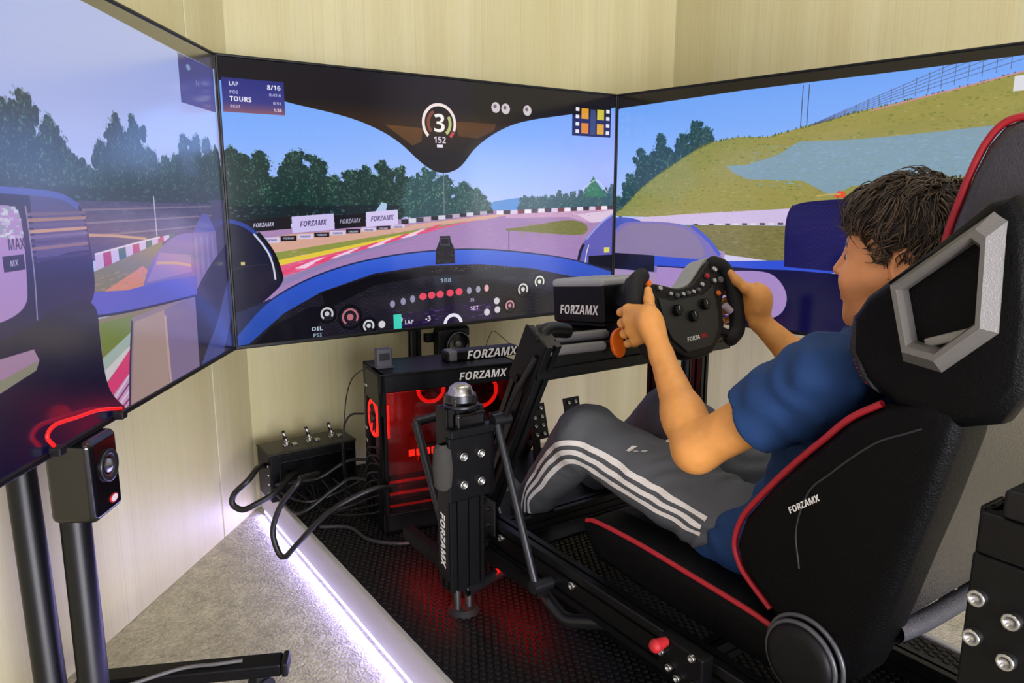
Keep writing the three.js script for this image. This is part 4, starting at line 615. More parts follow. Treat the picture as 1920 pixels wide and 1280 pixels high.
// speaker under the left monitor
{
  const t = thing('speaker', 'black speaker with a round silver driver and a small red-ringed badge under the left monitor', 'speaker', [-1.152, 0.555, 0.64], TL);
  part('cabinet', rbox(0.1, 0.155, 0.085, 0.014, 0, 0, 0, 4), M.glossBlack, t);
  part('driver_ring', new THREE.LatheGeometry([[0.03, 0], [0.031, 0.004], [0.026, 0.005], [0.02, 0.001]].map((q) => new THREE.Vector2(...q)), 30).rotateX(Math.PI / 2).translate(0.006, 0.016, 0.0425), M.gunmetal, t);
  part('driver_cone', new THREE.LatheGeometry([[0.022, 0.002], [0.014, -0.001], [0.012, 0.004], [0, 0.008]].map((q) => new THREE.Vector2(...q)), 30).rotateX(Math.PI / 2).translate(0.006, 0.016, 0.0425), M.steel, t);
  part('badge', new THREE.CylinderGeometry(0.011, 0.011, 0.003, 24).scale(1, 1, 0.6).rotateX(Math.PI / 2).translate(0.012, -0.05, 0.0435), std(0xd9cfcf, 0.4, { bumpMap: grainBump, bumpScale: 0.0001 }), t);
  part('badge_ring', new THREE.TorusGeometry(0.012, 0.0018, 8, 28).scale(1, 0.62, 1).translate(0.012, -0.05, 0.0435), M.redInk, t);
}
{  // red tube added to imitate the fan ring mirrored in the screen
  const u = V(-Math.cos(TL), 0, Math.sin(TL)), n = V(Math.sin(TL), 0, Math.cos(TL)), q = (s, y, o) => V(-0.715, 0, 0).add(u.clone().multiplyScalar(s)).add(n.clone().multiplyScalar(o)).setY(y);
  const t = thing('fan_ring_glow', 'red glowing curved tube added to imitate the fan reflection on the lower edge of the left monitor', 'added reflection');
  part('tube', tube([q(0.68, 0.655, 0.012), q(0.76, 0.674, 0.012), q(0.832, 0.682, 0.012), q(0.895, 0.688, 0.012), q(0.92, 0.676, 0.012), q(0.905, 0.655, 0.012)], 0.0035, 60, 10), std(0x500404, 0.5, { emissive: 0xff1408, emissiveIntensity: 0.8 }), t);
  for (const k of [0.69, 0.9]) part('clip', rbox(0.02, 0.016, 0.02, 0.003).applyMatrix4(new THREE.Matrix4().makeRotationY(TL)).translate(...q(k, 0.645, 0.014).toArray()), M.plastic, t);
  const l = new THREE.PointLight(0xff1408, 0.0006); l.position.copy(q(0.82, 0.683, 0.02)); l.name = 'added_arc_light'; t.add(l);
}
// switch box
{
  const t = thing('switch_box', 'black metal switch box with three silver toggle levers on the platform corner', 'switch box', [-0.468, 0.104, -0.17], 0.02);
  part('case', [rbox(0.29, 0.155, 0.13, 0.006, 0, 0.0775, 0)], M.powder, t);
  part('lid', rbox(0.294, 0.01, 0.134, 0.004, 0, 0.157, 0), std(0x23221c, 0.4, { metalness: 0.3, bumpMap: grainBump, bumpScale: 0.0002 }), t);
  part('front_recess', rbox(0.25, 0.11, 0.004, 0.002, 0.01, 0.075, 0.066), M.glossBlack, t);
  for (const x of [-0.065, 0.012, 0.09]) {
    const s = part('toggle_switch', [rod(V(x, 0.16, -0.005), V(x, 0.172, -0.005), 0.01, 0.009, 18), rod(V(x, 0.172, -0.005), V(x - 0.004, 0.198, -0.018), 0.0035, 0.006, 14)], M.steel, t);
    part('switch_nut', [rbox(0.016, 0.008, 0.02, 0.002, x + 0.02, 0.165, 0.012), rbox(0.01, 0.008, 0.018, 0.002, x - 0.012, 0.165, 0.012)], M.steel, s);
    part('boot', rod(V(x - 0.002, 0.18, -0.01), V(x - 0.005, 0.205, -0.022), 0.006, 0.005, 14), M.rubber, s);
  }
  for (const y of [0.12, 0.09, 0.06, 0.03]) part('screw', bolt(V(-0.146, y, 0.05), V(-1, 0, 0), 0.004, 0.003), M.steel, t);
}
// cables
const cable = (label, pts, r = 0.006, m = M.cable) => tag(part('cable', tube(pts, r, 80, 10), m, scene), label, 'cable');
cable('thick black cable looping down over the lit platform edge', [[-0.5, 0.22, 0.02], [-0.6, 0.28, 0.18], [-0.629, 0.29, 0.235], [-0.672, 0.228, 0.21], [-0.697, 0.161, 0.203], [-0.696, 0.111, 0.217], [-0.683, 0.084, 0.238], [-0.653, 0.12, 0.258], [-0.596, 0.194, 0.297], [-0.547, 0.241, 0.333], [-0.46, 0.27, 0.35], [-0.4, 0.26, 0.34]], 0.008);
cable('black cable bowed out from the left end of the switch box', [[-0.613, 0.21, -0.17], [-0.663, 0.25, -0.05], [-0.705, 0.236, -0.001], [-0.742, 0.198, -0.017], [-0.751, 0.167, -0.016], [-0.728, 0.151, 0.004], [-0.693, 0.167, 0.023], [-0.63, 0.19, 0.02], [-0.56, 0.2, -0.06], [-0.53, 0.19, -0.1]], 0.009);
cable('thin black wire arching up the wall from the left side of the computer', [[-0.385, 0.57, 0.16], [-0.42, 0.54, 0.14], [-0.43, 0.484, 0.11], [-0.439, 0.397, 0.1], [-0.444, 0.329, 0.1], [-0.42, 0.2, 0.05], [-0.43, 0.11, 0.05]], 0.0018);
cable('short black wire bulging from the rear of the computer', [[-0.4, 0.43, 0.16], [-0.425, 0.42, 0.12], [-0.44, 0.38, 0.1], [-0.44, 0.3, 0.08], [-0.43, 0.2, 0.06], [-0.42, 0.108, 0.04]], 0.003);
cable('grey cable lying on the mat in front of the computer', [[-0.55, 0.11, 0.16], [-0.481, 0.11, 0.213], [-0.464, 0.11, 0.32], [-0.411, 0.11, 0.385], [-0.345, 0.11, 0.415], [-0.32, 0.11, 0.46]], 0.006, std(0x232325, 0.45, { bumpMap: grainBump, bumpScale: 0.0002 }));
cable('black cable running from the switch box to the computer, uppermost', [[-0.598, 0.17, -0.09], [-0.56, 0.2, 0.0], [-0.505, 0.217, 0.05], [-0.417, 0.255, 0.06], [-0.36, 0.27, 0.13]], 0.005);
cable('black cable sagging beside the platform corner to the computer', [[-0.6, 0.14, -0.08], [-0.585, 0.132, 0.08], [-0.482, 0.19, 0.1], [-0.43, 0.22, 0.12], [-0.385, 0.225, 0.2]], 0.006);
cable('black cable lying along the front of the switch box', [[-0.61, 0.16, -0.08], [-0.541, 0.13, 0.0], [-0.454, 0.14, 0.02], [-0.38, 0.2, 0.1], [-0.37, 0.21, 0.16]], 0.005);
reseed(55);
{ const wires = []; for (let i = 0; i < 9; i++) { const x = -0.54 + i * 0.018, y = 0.12 + rnd() * 0.03; wires.push(tube([[x, y, -0.09], [x + rr(-0.03, 0.05), 0.111, rr(0.0, 0.08)], [x + rr(0, 0.08), 0.113 + rnd() * 0.05, rr(0.1, 0.2)], [-0.42, 0.14 + i * 0.024, 0.22], [-0.4, 0.16 + i * 0.024, 0.26]], rr(0.002, 0.004), 60, 8)); }
  tag(part('wire_tangle', wires, M.cable, scene), 'tangle of thin black wires between the switch box and the computer', 'wires').userData.kind = 'stuff'; }
// ---------- the racing seat ----------
const rearSkin = new THREE.MeshPhysicalMaterial({ color: 0x1b1a1e, roughness: 0.26, ior: 1.7, bumpMap: leatherBump, bumpScale: 0.0004 });
const trimPlastic = std(0x5e5b56, 0.36, { bumpMap: grainBump, bumpScale: 0.0002 });
const headLeather = std(0x343238, 0.36, { bumpMap: leatherBump, bumpScale: 0.0006 });
const frontMesh = std(0x17171c, 0.6, { bumpMap: meshBump, bumpScale: 0.001 });
{
  const t = thing('racing_seat', 'black racing seat with red piping, harness openings with grey surrounds and a round recliner', 'seat');
  const both = (f) => { f(-1); f(1); };
  const mirrorX = (g, s) => { if (s < 0) return g; g = prep(g.applyMatrix4(new THREE.Matrix4().makeScale(-1, 1, 1))); for (const k of Object.keys(g.attributes)) { const a = g.attributes[k]; for (let i = 0; i < a.count; i += 3) for (let c = 0; c < a.itemSize; c++) { const v = a.getComponent(i + 1, c); a.setComponent(i + 1, c, a.getComponent(i + 2, c)); a.setComponent(i + 2, c, v); } } return g; };
  // backrest: centre cushion and shell
  part('backrest', [extrudeX([[1.5, 0.36], [1.53, 0.46], [1.575, 0.6], [1.612, 0.74], [1.64, 0.81], [1.7, 0.83], [1.75, 0.83], [1.738, 0.78], [1.708, 0.64], [1.678, 0.5], [1.668, 0.455], [1.63, 0.42], [1.55, 0.38]], -0.21, 0.21, 0.022), extrudeX([[1.755, 0.83], [1.768, 0.88], [1.772, 1.0], [1.76, 1.06], [1.785, 1.06], [1.798, 1.0], [1.795, 0.88], [1.78, 0.83]], -0.2, 0.2, 0.008)], rearSkin, t);
  both((s) => part('column_piping', tube([[1.606, 0.8], [1.624, 0.88], [1.64, 0.97], [1.65, 1.02]].map(([z, y]) => [s * 0.112, y, z]), 0.006, 40, 10), M.piping, t));
  part('headrest_column', extrudeX([[1.606, 0.78], [1.628, 0.88], [1.646, 0.99], [1.678, 1.09], [1.705, 1.135], [1.74, 1.14], [1.762, 1.11], [1.776, 1.0], [1.772, 0.88], [1.738, 0.78]], -0.115, 0.115, 0.022), std(0x17171c, 0.6, { bumpMap: meshBump, bumpScale: 0.001 }), t);
  part('lower_roll', tube([[-0.2, 0.425, 1.655], [-0.1, 0.42, 1.66], [0.1, 0.42, 1.66], [0.2, 0.425, 1.655]], 0.016, 40, 14), std(0x3a3a40, 0.5, { bumpMap: leatherBump, bumpScale: 0.001 }), t);
  part('mesh_back_panel', extrudeX([[1.77, 0.835], [1.785, 0.835], [1.802, 0.9], [1.804, 1.0], [1.79, 1.07], [1.77, 1.07]], -0.17, 0.17, 0.006), M.meshFabric, t);
  part('back_cushion', [extrudeX([[1.5, 0.42], [1.55, 0.58], [1.59, 0.72], [1.612, 0.82], [1.63, 0.82], [1.6, 0.62], [1.53, 0.42]], -0.155, 0.155, 0.012)], M.leather, t);
  const side = [[1.641, 0.782], [1.597, 0.75], [1.559, 0.708], [1.518, 0.662], [1.474, 0.607], [1.427, 0.54], [1.412, 0.487], [1.425, 0.452], [1.446, 0.432], [1.49, 0.402], [1.53, 0.35], [1.6, 0.33], [1.638, 0.36], [1.664, 0.436], [1.695, 0.566], [1.716, 0.65], [1.738, 0.752], [1.742, 0.795], [1.7, 0.81]];
  both((s) => {
    part('side_bolster', creased(mirrorX(extrudeX(side, -0.275, -0.165, 0.026, [], false, 6), s), 1.0), M.leather, t);
    part('piping', tube(side.slice(0, 10).map(([z, y]) => [s * 0.262, y + 0.0, z - 0.004]), 0.0052, 90, 10), M.piping, t);
    part('side_seam', tube([[1.7, 0.765], [1.678, 0.752], [1.643, 0.731], [1.608, 0.698], [1.578, 0.665], [1.546, 0.626], [1.53, 0.56], [1.54, 0.5]].map(([z, y]) => [s * 0.2752, y, z]), 0.0016, 60, 6), std(0x26262a, 0.5, { bumpMap: grainBump, bumpScale: 0.0002 }), t);
    // shoulder wing with its opening
    const wing = [[1.6, 0.925], [1.583, 0.895], [1.586, 0.845], [1.612, 0.806], [1.66, 0.78], [1.737, 0.772], [1.782, 0.788], [1.806, 0.837], [1.806, 0.92], [1.79, 1.02], [1.765, 1.06], [1.74, 1.052], [1.68, 0.995]];
    const hole = [[1.66, 0.94], [1.742, 1.005], [1.755, 0.985], [1.757, 0.905], [1.713, 0.863], [1.675, 0.868]];
    part('shoulder_wing', creased(mirrorX(extrudeX(wing, -0.272, -0.206, 0.022, [hole], false, 6), s), 1.0), M.leather, t);
    part('wing_front', creased(mirrorX(extrudeX([[1.606, 0.922], [1.58, 0.895], [1.578, 0.846], [1.602, 0.804], [1.632, 0.792], [1.622, 0.83], [1.618, 0.88], [1.63, 0.936]], -0.268, -0.17, 0.018, [], false, 5), s), 1.0), frontMesh, t);
    { const st = [[1.6, 0.916], [1.587, 0.897], [1.583, 0.872], [1.584, 0.846], [1.594, 0.822], [1.61, 0.803]], cv = new THREE.CatmullRomCurve3(st.map(([z, y]) => V(s * 0.262, y, z + 0.004))); for (let i = 0; i < 22; i++) { const a = cv.getPointAt(i / 22), b = cv.getPointAt((i + 0.55) / 22); part('stitch', rod(a.clone().add(V(s * (i % 2) * 0.003, 0, 0.002 * (i % 2))), b, 0.0011, 0.0011, 6), M.piping, t); } }
    const oc = [[1.636, 0.945], [1.752, 1.043], [1.768, 1.032], [1.774, 0.9], [1.714, 0.84], [1.664, 0.846]], cz = 1.712, cy = 0.935;
    const ring = (k, x) => oc.map(([z, y]) => V(x, cy + (y - cy) * k, cz + (z - cz) * k));
    const R = [ring(1.0, -0.262), ring(0.985, -0.272), ring(0.8, -0.296), ring(0.71, -0.296), ring(0.66, -0.286), ring(0.64, -0.2)], pos = [];
    for (let r = 0; r + 1 < R.length; r++) for (let i = 0; i < 6; i++) { const a = R[r][i], b = R[r][(i + 1) % 6], c = R[r + 1][(i + 1) % 6], d = R[r + 1][i]; for (const q of [a, c, b, a, d, c]) pos.push(q.x, q.y, q.z); }
    let g = new THREE.BufferGeometry(); g.setAttribute('position', new THREE.Float32BufferAttribute(pos, 3)); g.computeVertexNormals();
    const trim = part('opening_surround', mirrorX(g, s), trimPlastic, t);
    part('inner_step', [beam(V(s * 0.25, 0.875, 1.69), V(s * 0.25, 0.9, 1.75), 0.05, 0.012, 0.003), beam(V(s * 0.215, 0.882, 1.69), V(s * 0.215, 0.905, 1.75), 0.02, 0.012, 0.003)], std(0x8a8880, 0.45, { bumpMap: grainBump, bumpScale: 0.0002 }), trim);
    // head bolster
    const head = [[1.64, 0.99], [1.645, 1.02], [1.654, 1.055], [1.664, 1.09], [1.678, 1.126], [1.696, 1.15], [1.72, 1.158], [1.75, 1.152], [1.77, 1.11], [1.775, 1.03], [1.74, 0.98]];
    part('head_bolster', creased(mirrorX(extrudeX(head, -0.15, -0.075, 0.02, [], false, 6), s), 1.0), headLeather, t);
    part('piping', tube(head.slice(0, 8).map(([z, y]) => [s * 0.14, y + 0.001, z - 0.003]), 0.0052, 60, 10), M.piping, t);
    // seat cushion side
    const cush = [[1.02, 0.375], [1.038, 0.392], [1.1, 0.396], [1.183, 0.396], [1.32, 0.39], [1.439, 0.384], [1.5, 0.378], [1.52, 0.33], [1.5, 0.3], [1.325, 0.302], [1.186, 0.305], [1.074, 0.316], [1.03, 0.345]];
    part('cushion_bolster', creased(mirrorX(extrudeX(cush, -0.275, -0.17, 0.018, [], false, 5), s), 1.0), M.leather, t);
    part('piping', tube([[1.028, 0.384], [1.06, 0.392], [1.183, 0.394], [1.32, 0.388], [1.439, 0.382], [1.492, 0.376]].map(([z, y]) => [s * 0.266, y, z]), 0.005, 60, 10), M.piping, t);
    // recliner
    const rc = part('recliner', new THREE.LatheGeometry([[0, 0.03], [0.04, 0.03], [0.05, 0.028], [0.056, 0.022], [0.057, 0.0]].map((q) => new THREE.Vector2(...q)), 44).rotateZ(s < 0 ? Math.PI / 2 : -Math.PI / 2).translate(s * 0.272, 0.362, 1.562), M.plastic, t);
    part('recliner_rim', [new THREE.TorusGeometry(0.0585, 0.004, 10, 48).rotateY(Math.PI / 2).translate(s * 0.288, 0.362, 1.562), new THREE.TorusGeometry(0.065, 0.004, 10, 48).rotateY(Math.PI / 2).translate(s * 0.277, 0.362, 1.562)], std(0x55565a, 0.35, { metalness: 0.4, bumpMap: grainBump, bumpScale: 0.0001 }), rc);
    part('slide_rail', profile(V(s * 0.22, 0.297, 1.02), V(s * 0.22, 0.297, 1.6), 0.03, 0.02), M.anodised, t);
  });
  part('seat_cushion', extrudeX([[1.0, 0.33], [1.012, 0.358], [1.05, 0.366], [1.2, 0.352], [1.4, 0.34], [1.52, 0.36], [1.55, 0.32], [1.5, 0.305], [1.03, 0.3]], -0.185, 0.185, 0.014), M.leather, t);
  part('cushion_front', creased(extrudeX([[0.975, 0.315], [0.968, 0.335], [0.98, 0.358], [1.01, 0.368], [1.04, 0.36], [1.04, 0.3], [1.0, 0.298]], -0.2, 0.2, 0.016), 1.0), std(0x3a352c, 0.8, { bumpMap: meshBump, bumpScale: 0.0015 }), t);
  part('seat_pan', rbox(0.44, 0.014, 0.5, 0.004, 0, 0.295, 1.28), M.powder, t);
  part('under_mesh', creased(extrudeX([[0.99, 0.24], [1.0, 0.292], [1.2, 0.292], [1.2, 0.22]], -0.16, 0.16, 0.012), 1.0), std(0x2c2822, 0.8, { bumpMap: meshBump, bumpScale: 0.0015 }), t);
  part('lettering', place(lettering('FORZAMX', 0.0095, 0.0008), V(-0.2758, 0.605, 1.54), V(0, 0.62, 0.78), V(0, 0.78, -0.62)), M.whiteInk, t, true);
}
// ---------- the driver ----------
const len3 = (x, y, z) => Math.sqrt(x * x + y * y + z * z);
function cone(p, a, b, ra, rb) { const bx = b[0] - a[0], by = b[1] - a[1], bz = b[2] - a[2], px = p[0] - a[0], py = p[1] - a[1], pz = p[2] - a[2]; let h = (px * bx + py * by + pz * bz) / (bx * bx + by * by + bz * bz); h = h < 0 ? 0 : h > 1 ? 1 : h; return len3(px - bx * h, py - by * h, pz - bz * h) - (ra + (rb - ra) * h); }
function ell(p, c, r) { const x = (p[0] - c[0]) / r[0], y = (p[1] - c[1]) / r[1], z = (p[2] - c[2]) / r[2], k0 = len3(x, y, z), k1 = len3(x / r[0], y / r[1], z / r[2]); return k1 < 1e-9 ? -Math.min(...r) : k0 * (k0 - 1) / k1; }
const smin = (a, b, k) => { const h = Math.max(k - Math.abs(a - b), 0) / k; return Math.min(a, b) - h * h * k * 0.25; };
const smax = (a, b, k) => -smin(-a, -b, k);
function surface(sdf, lo, hi, cell) {   // surface nets over a box
  const n = [0, 1, 2].map((i) => Math.ceil((hi[i] - lo[i]) / cell) + 1), [nx, ny, nz] = n, F = new Float32Array(nx * ny * nz), B = 8, id = (x, y, z) => (z * ny + y) * nx + x, P = [0, 0, 0];
  const at = (x, y, z) => { P[0] = lo[0] + x * cell; P[1] = lo[1] + y * cell; P[2] = lo[2] + z * cell; return sdf(P); };
  for (let bz = 0; bz < nz; bz += B) for (let by = 0; by < ny; by += B) for (let bx = 0; bx < nx; bx += B) {
    const d = at(bx + B / 2, by + B / 2, bz + B / 2), far = Math.abs(d) > B * cell * 1.5;
    for (let z = bz; z < Math.min(nz, bz + B); z++) for (let y = by; y < Math.min(ny, by + B); y++) for (let x = bx; x < Math.min(nx, bx + B); x++) F[id(x, y, z)] = far ? d : at(x, y, z);
  }
  const vid = new Int32Array(nx * ny * nz).fill(-1), pos = [], idx = [];
  for (let z = 0; z < nz - 1; z++) for (let y = 0; y < ny - 1; y++) for (let x = 0; x < nx - 1; x++) {
    let m = 0; const f = []; for (let k = 0; k < 8; k++) { const v = F[id(x + (k & 1), y + ((k >> 1) & 1), z + (k >> 2))]; f.push(v); if (v < 0) m |= 1 << k; }
    if (m === 0 || m === 255) continue;
    let sx = 0, sy = 0, sz = 0, c = 0;
    for (const [a, b] of [[0, 1], [2, 3], [4, 5], [6, 7], [0, 2], [1, 3], [4, 6], [5, 7], [0, 4], [1, 5], [2, 6], [3, 7]]) if ((f[a] < 0) !== (f[b] < 0)) { const t = f[a] / (f[a] - f[b]); sx += (a & 1) + t * ((b & 1) - (a & 1)); sy += ((a >> 1) & 1) + t * (((b >> 1) & 1) - ((a >> 1) & 1)); sz += (a >> 2) + t * ((b >> 2) - (a >> 2)); c++; }
    vid[id(x, y, z)] = pos.length / 3; pos.push(lo[0] + (x + sx / c) * cell, lo[1] + (y + sy / c) * cell, lo[2] + (z + sz / c) * cell);
  }
  const quad = (a, b, c, d, flip) => { if (a < 0 || b < 0 || c < 0 || d < 0) return; flip ? idx.push(a, c, b, a, d, c) : idx.push(a, b, c, a, c, d); };
  for (let z = 1; z < nz - 1; z++) for (let y = 1; y < ny - 1; y++) for (let x = 1; x < nx - 1; x++) {
    const s = F[id(x, y, z)] < 0;
    if (s !== F[id(x + 1, y, z)] < 0) quad(vid[id(x, y - 1, z - 1)], vid[id(x, y, z - 1)], vid[id(x, y, z)], vid[id(x, y - 1, z)], !s);
    if (s !== F[id(x, y + 1, z)] < 0) quad(vid[id(x - 1, y, z - 1)], vid[id(x - 1, y, z)], vid[id(x, y, z)], vid[id(x, y, z - 1)], !s);
    if (s !== F[id(x, y, z + 1)] < 0) quad(vid[id(x - 1, y - 1, z)], vid[id(x, y - 1, z)], vid[id(x, y, z)], vid[id(x - 1, y, z)], !s);
  }
  const g = new THREE.BufferGeometry(); g.setAttribute('position', new THREE.Float32BufferAttribute(pos, 3)); g.setIndex(idx); g.computeVertexNormals();
  const nr = g.attributes.normal;   // smooth normals from the field itself
  const e = cell * 0.6; for (let i = 0; i < pos.length / 3; i++) { const x = pos[i * 3], y = pos[i * 3 + 1], z = pos[i * 3 + 2]; const gx = sdf([x + e, y, z]) - sdf([x - e, y, z]), gy = sdf([x, y + e, z]) - sdf([x, y - e, z]), gz = sdf([x, y, z + e]) - sdf([x, y, z - e]), L = len3(gx, gy, gz) || 1; nr.setXYZ(i, gx / L, gy / L, gz / L); }
  return g;
}
const near = (p, c, r, f) => { const d = len3(p[0] - c[0], p[1] - c[1], p[2] - c[2]) - r; return d > 0.06 ? d + 0.02 : f(); };

// joints
const J = {
  shL: [-0.18, 0.775, 1.495], elL: [-0.257, 0.622, 1.31], wrL: [-0.176, 0.75, 1.14],
  shR: [0.18, 0.775, 1.46], elR: [0.275, 0.655, 1.19], wrR: [0.208, 0.775, 1.075],
  hipL: [-0.1, 0.415, 1.38], knL: [-0.155, 0.522, 0.885], anL: [-0.135, 0.24, 0.63],
  hipR: [0.1, 0.415, 1.38], knR: [0.135, 0.515, 0.86], anR: [0.125, 0.25, 0.6],
};
const GL = { t: [-0.118, 0.885, 1.0], b: [-0.118, 0.735, 1.052] };
// a hand closed round an upright grip; s = -1 left, 1 right. u runs along the grip, o outwards (away from the wheel), f to the front
function handField(s, c, wrist) {
  const u = [0, 0.955, -0.296], o = [s, 0, 0], f = [0, -0.296, -0.955];
  const q = (a, b, d) => [c[0] + o[0] * a + u[0] * b + f[0] * d, c[1] + u[1] * b + f[1] * d, c[2] + u[2] * b + f[2] * d];
  const F = [];
  const H = [[0.036, 0.0, 0.0091], [0.013, 0.003, 0.0095], [-0.01, 0.002, 0.0092], [-0.032, -0.003, 0.0082]];
  for (const [y, k, r] of H) {
    const K = q(0.031 + k, y, 0.004), A = q(0.026 + k, y - 0.003, 0.032), Bq = q(0.002, y - 0.005, 0.033), T = q(-0.018, y - 0.006, 0.018);
    F.push([K, A, r * 1.08, r], [A, Bq, r, r * 0.92], [Bq, T, r * 0.92, r * 0.82]);
  }
  const palm = [[q(0.03, 0.034, 0.002), q(0.034, 0.018, -0.055), 0.0125, 0.0165], [q(0.034, 0.012, 0.004), q(0.036, 0.002, -0.058), 0.0135, 0.018], [q(0.032, -0.011, 0.003), q(0.034, -0.012, -0.058), 0.013, 0.018], [q(0.027, -0.032, -0.001), q(0.03, -0.024, -0.055), 0.012, 0.016]];
  const thumb = [[q(0.03, 0.004, -0.056), q(0.012, 0.026, -0.04), 0.016, 0.0125], [q(0.012, 0.026, -0.04), q(-0.002, 0.048, -0.029), 0.0122, 0.0105], [q(-0.002, 0.048, -0.029), q(-0.01, 0.068, -0.023), 0.0105, 0.0085]];
  const wr = [q(0.033, -0.002, -0.058), wrist];
  return (p) => {
    let d = 1; for (const [a, b, r1, r2] of palm) d = smin(d, cone(p, a, b, r1, r2), 0.014);
    d = smin(d, cone(p, wr[0], wr[1], 0.024, 0.0225), 0.02);
    for (const [a, b, r1, r2] of thumb) d = smin(d, cone(p, a, b, r1, r2), 0.007);
    let fd = 1; for (let i = 0; i < F.length; i += 3) { let e = cone(p, ...F[i]); e = smin(e, cone(p, ...F[i + 1]), 0.004); e = smin(e, cone(p, ...F[i + 2]), 0.004); fd = Math.min(fd, smin(e, fd, 0.0025)); }
    return smin(d, fd, 0.006);
  };
}
const handL = handField(-1, [-0.131, 0.796, 1.038], J.wrL), handR = handField(1, [0.17, 0.815, 1.02], J.wrR);
const mid = (a, b, t) => a.map((v, i) => v + (b[i] - v) * t);
const HT = 0.2, HC = Math.cos(HT), HS = Math.sin(HT);
const toHead = (p) => { const x = p[0], z = p[2] - 1.527; return [x * HC - z * HS, p[1] + 0.003, x * HS + z * HC + 1.505]; };   // the head is turned a little to its left
const fromHead = new THREE.Matrix4().makeTranslation(0, -0.003, 1.527).multiply(new THREE.Matrix4().makeRotationY(HT)).multiply(new THREE.Matrix4().makeTranslation(0, 0, -1.505));
function headField(w) {
  const p = toHead(w);
  const q = [Math.abs(p[0]), p[1], p[2]];
  let d = ell(p, [0, 1.0, 1.507], [0.076, 0.088, 0.095]);
  d = smin(d, ell(p, [0, 0.935, 1.458], [0.062, 0.088, 0.061]), 0.04);
  d = smin(d, ell(p, [0, 0.876, 1.457], [0.05, 0.036, 0.052]), 0.03);
  d = smin(d, cone(p, [0, 0.857, 1.418], [0, 0.864, 1.43], 0.018, 0.02), 0.02);
  d = smin(d, cone(q, [0.04, 0.925, 1.43], [0.058, 0.93, 1.47], 0.026, 0.018), 0.03);
  d = smin(d, cone(q, [0.0, 0.984, 1.413], [0.036, 0.983, 1.422], 0.013, 0.012), 0.02);
  d = smax(d, -ell(q, [0.031, 0.962, 1.393], [0.017, 0.012, 0.012]), 0.014);
  d = smin(d, cone(p, [0, 0.968, 1.4], [0, 0.938, 1.384], 0.008, 0.0105), 0.014);
  d = smin(d, ell(q, [0.0095, 0.934, 1.394], [0.0085, 0.0075, 0.0095]), 0.006);
  d = smin(d, cone(q, [0, 0.903, 1.3945], [0.02, 0.899, 1.403], 0.0062, 0.003), 0.006);
  d = smin(d, cone(q, [0, 0.891, 1.3965], [0.017, 0.894, 1.404], 0.0072, 0.003), 0.006);
  let ear = ell(q, [0.078, 0.952, 1.512], [0.012, 0.033, 0.021]); ear = smax(ear, -ell(q, [0.088, 0.956, 1.509], [0.008, 0.02, 0.012]), 0.006); d = smin(d, ear, 0.012);
  return d;
}
function skinField(p) {
  let d = 1;
  d = Math.min(d, near(p, [0, 0.96, 1.48], 0.15, () => headField(p)));
  d = smin(d, cone(p, [0, 0.78, 1.51], [0, 0.9, 1.505], 0.062, 0.054), 0.025);
  for (const [s, e, w, h] of [[J.shL, J.elL, J.wrL, handL], [J.shR, J.elR, J.wrR, handR]]) {
    let a = smin(cone(p, s, e, 0.046, 0.04), cone(p, e, mid(e, w, 0.35), 0.0395, 0.0385), 0.02);
    a = smin(a, cone(p, mid(e, w, 0.3), w, 0.038, 0.0235), 0.02);
    a = smin(a, near(p, w, 0.16, () => h(p)), 0.012);
    d = Math.min(d, a);
  }
  d = smin(d, cone(p, J.shL, J.shR, 0.055, 0.055), 0.02);
  d = smin(d, ell(p, [0, 0.68, 1.475], [0.14, 0.14, 0.085]), 0.03);
  return d;
}
const wr = (p, k, a) => (noise3(p[0] * k + 3, p[1] * k * 0.8, p[2] * k + 9) - 0.5) * a;
function shirtField(p) {
  let d = ell(p, [0, 0.69, 1.478], [0.172, 0.15, 0.108]);
  d = smin(d, ell(p, [0, 0.54, 1.435], [0.165, 0.16, 0.118]), 0.06);
  d = smin(d, ell(p, [0, 0.425, 1.365], [0.188, 0.1, 0.135]), 0.06);
  d = smin(d, cone(p, [-0.15, 0.43, 1.33], [-0.172, 0.365, 1.255], 0.05, 0.03), 0.05);
  d = smin(d, cone(p, [0.12, 0.43, 1.33], [0.14, 0.42, 1.27], 0.06, 0.045), 0.05);
  d = smin(d, cone(p, [-0.12, 0.785, 1.5], [0.12, 0.785, 1.48], 0.055, 0.055), 0.04);
  for (const [s, e, t, r] of [[J.shL, J.elL, 0.53, 0.066], [J.shR, J.elR, 0.74, 0.062]]) {
    const h = mid(s, e, t + 0.1), c = mid(s, e, t), n = [e[0] - s[0], e[1] - s[1], e[2] - s[2]], L = len3(...n);
    let a = cone(p, s, h, 0.07, r);
    a = smax(a, ((p[0] - c[0]) * n[0] + (p[1] - c[1]) * n[1] + (p[2] - c[2]) * n[2]) / L, 0.004);
    a = smax(a, -smax(cone(p, c, e, r - 0.015, r - 0.013), -(((p[0] - c[0]) * n[0] + (p[1] - c[1]) * n[1] + (p[2] - c[2]) * n[2]) / L + 0.03), 0.003), 0.003);
    d = smin(d, a, 0.035);
  }
  d = smax(d, -cone(p, [0, 0.82, 1.5], [0, 0.95, 1.485], 0.066, 0.07), 0.008);
  d = smax(d, p[1] - 0.852, 0.01);
  const fold = Math.sin((p[2] * 0.75 + p[1] * 1.0 + 0.3 * p[0]) * 90 + noise3(p[0] * 14, p[1] * 14, p[2] * 14) * 9) * 0.0023;
  return d + wr(p, 16, 0.014) + wr(p, 40, 0.006) + fold;
}
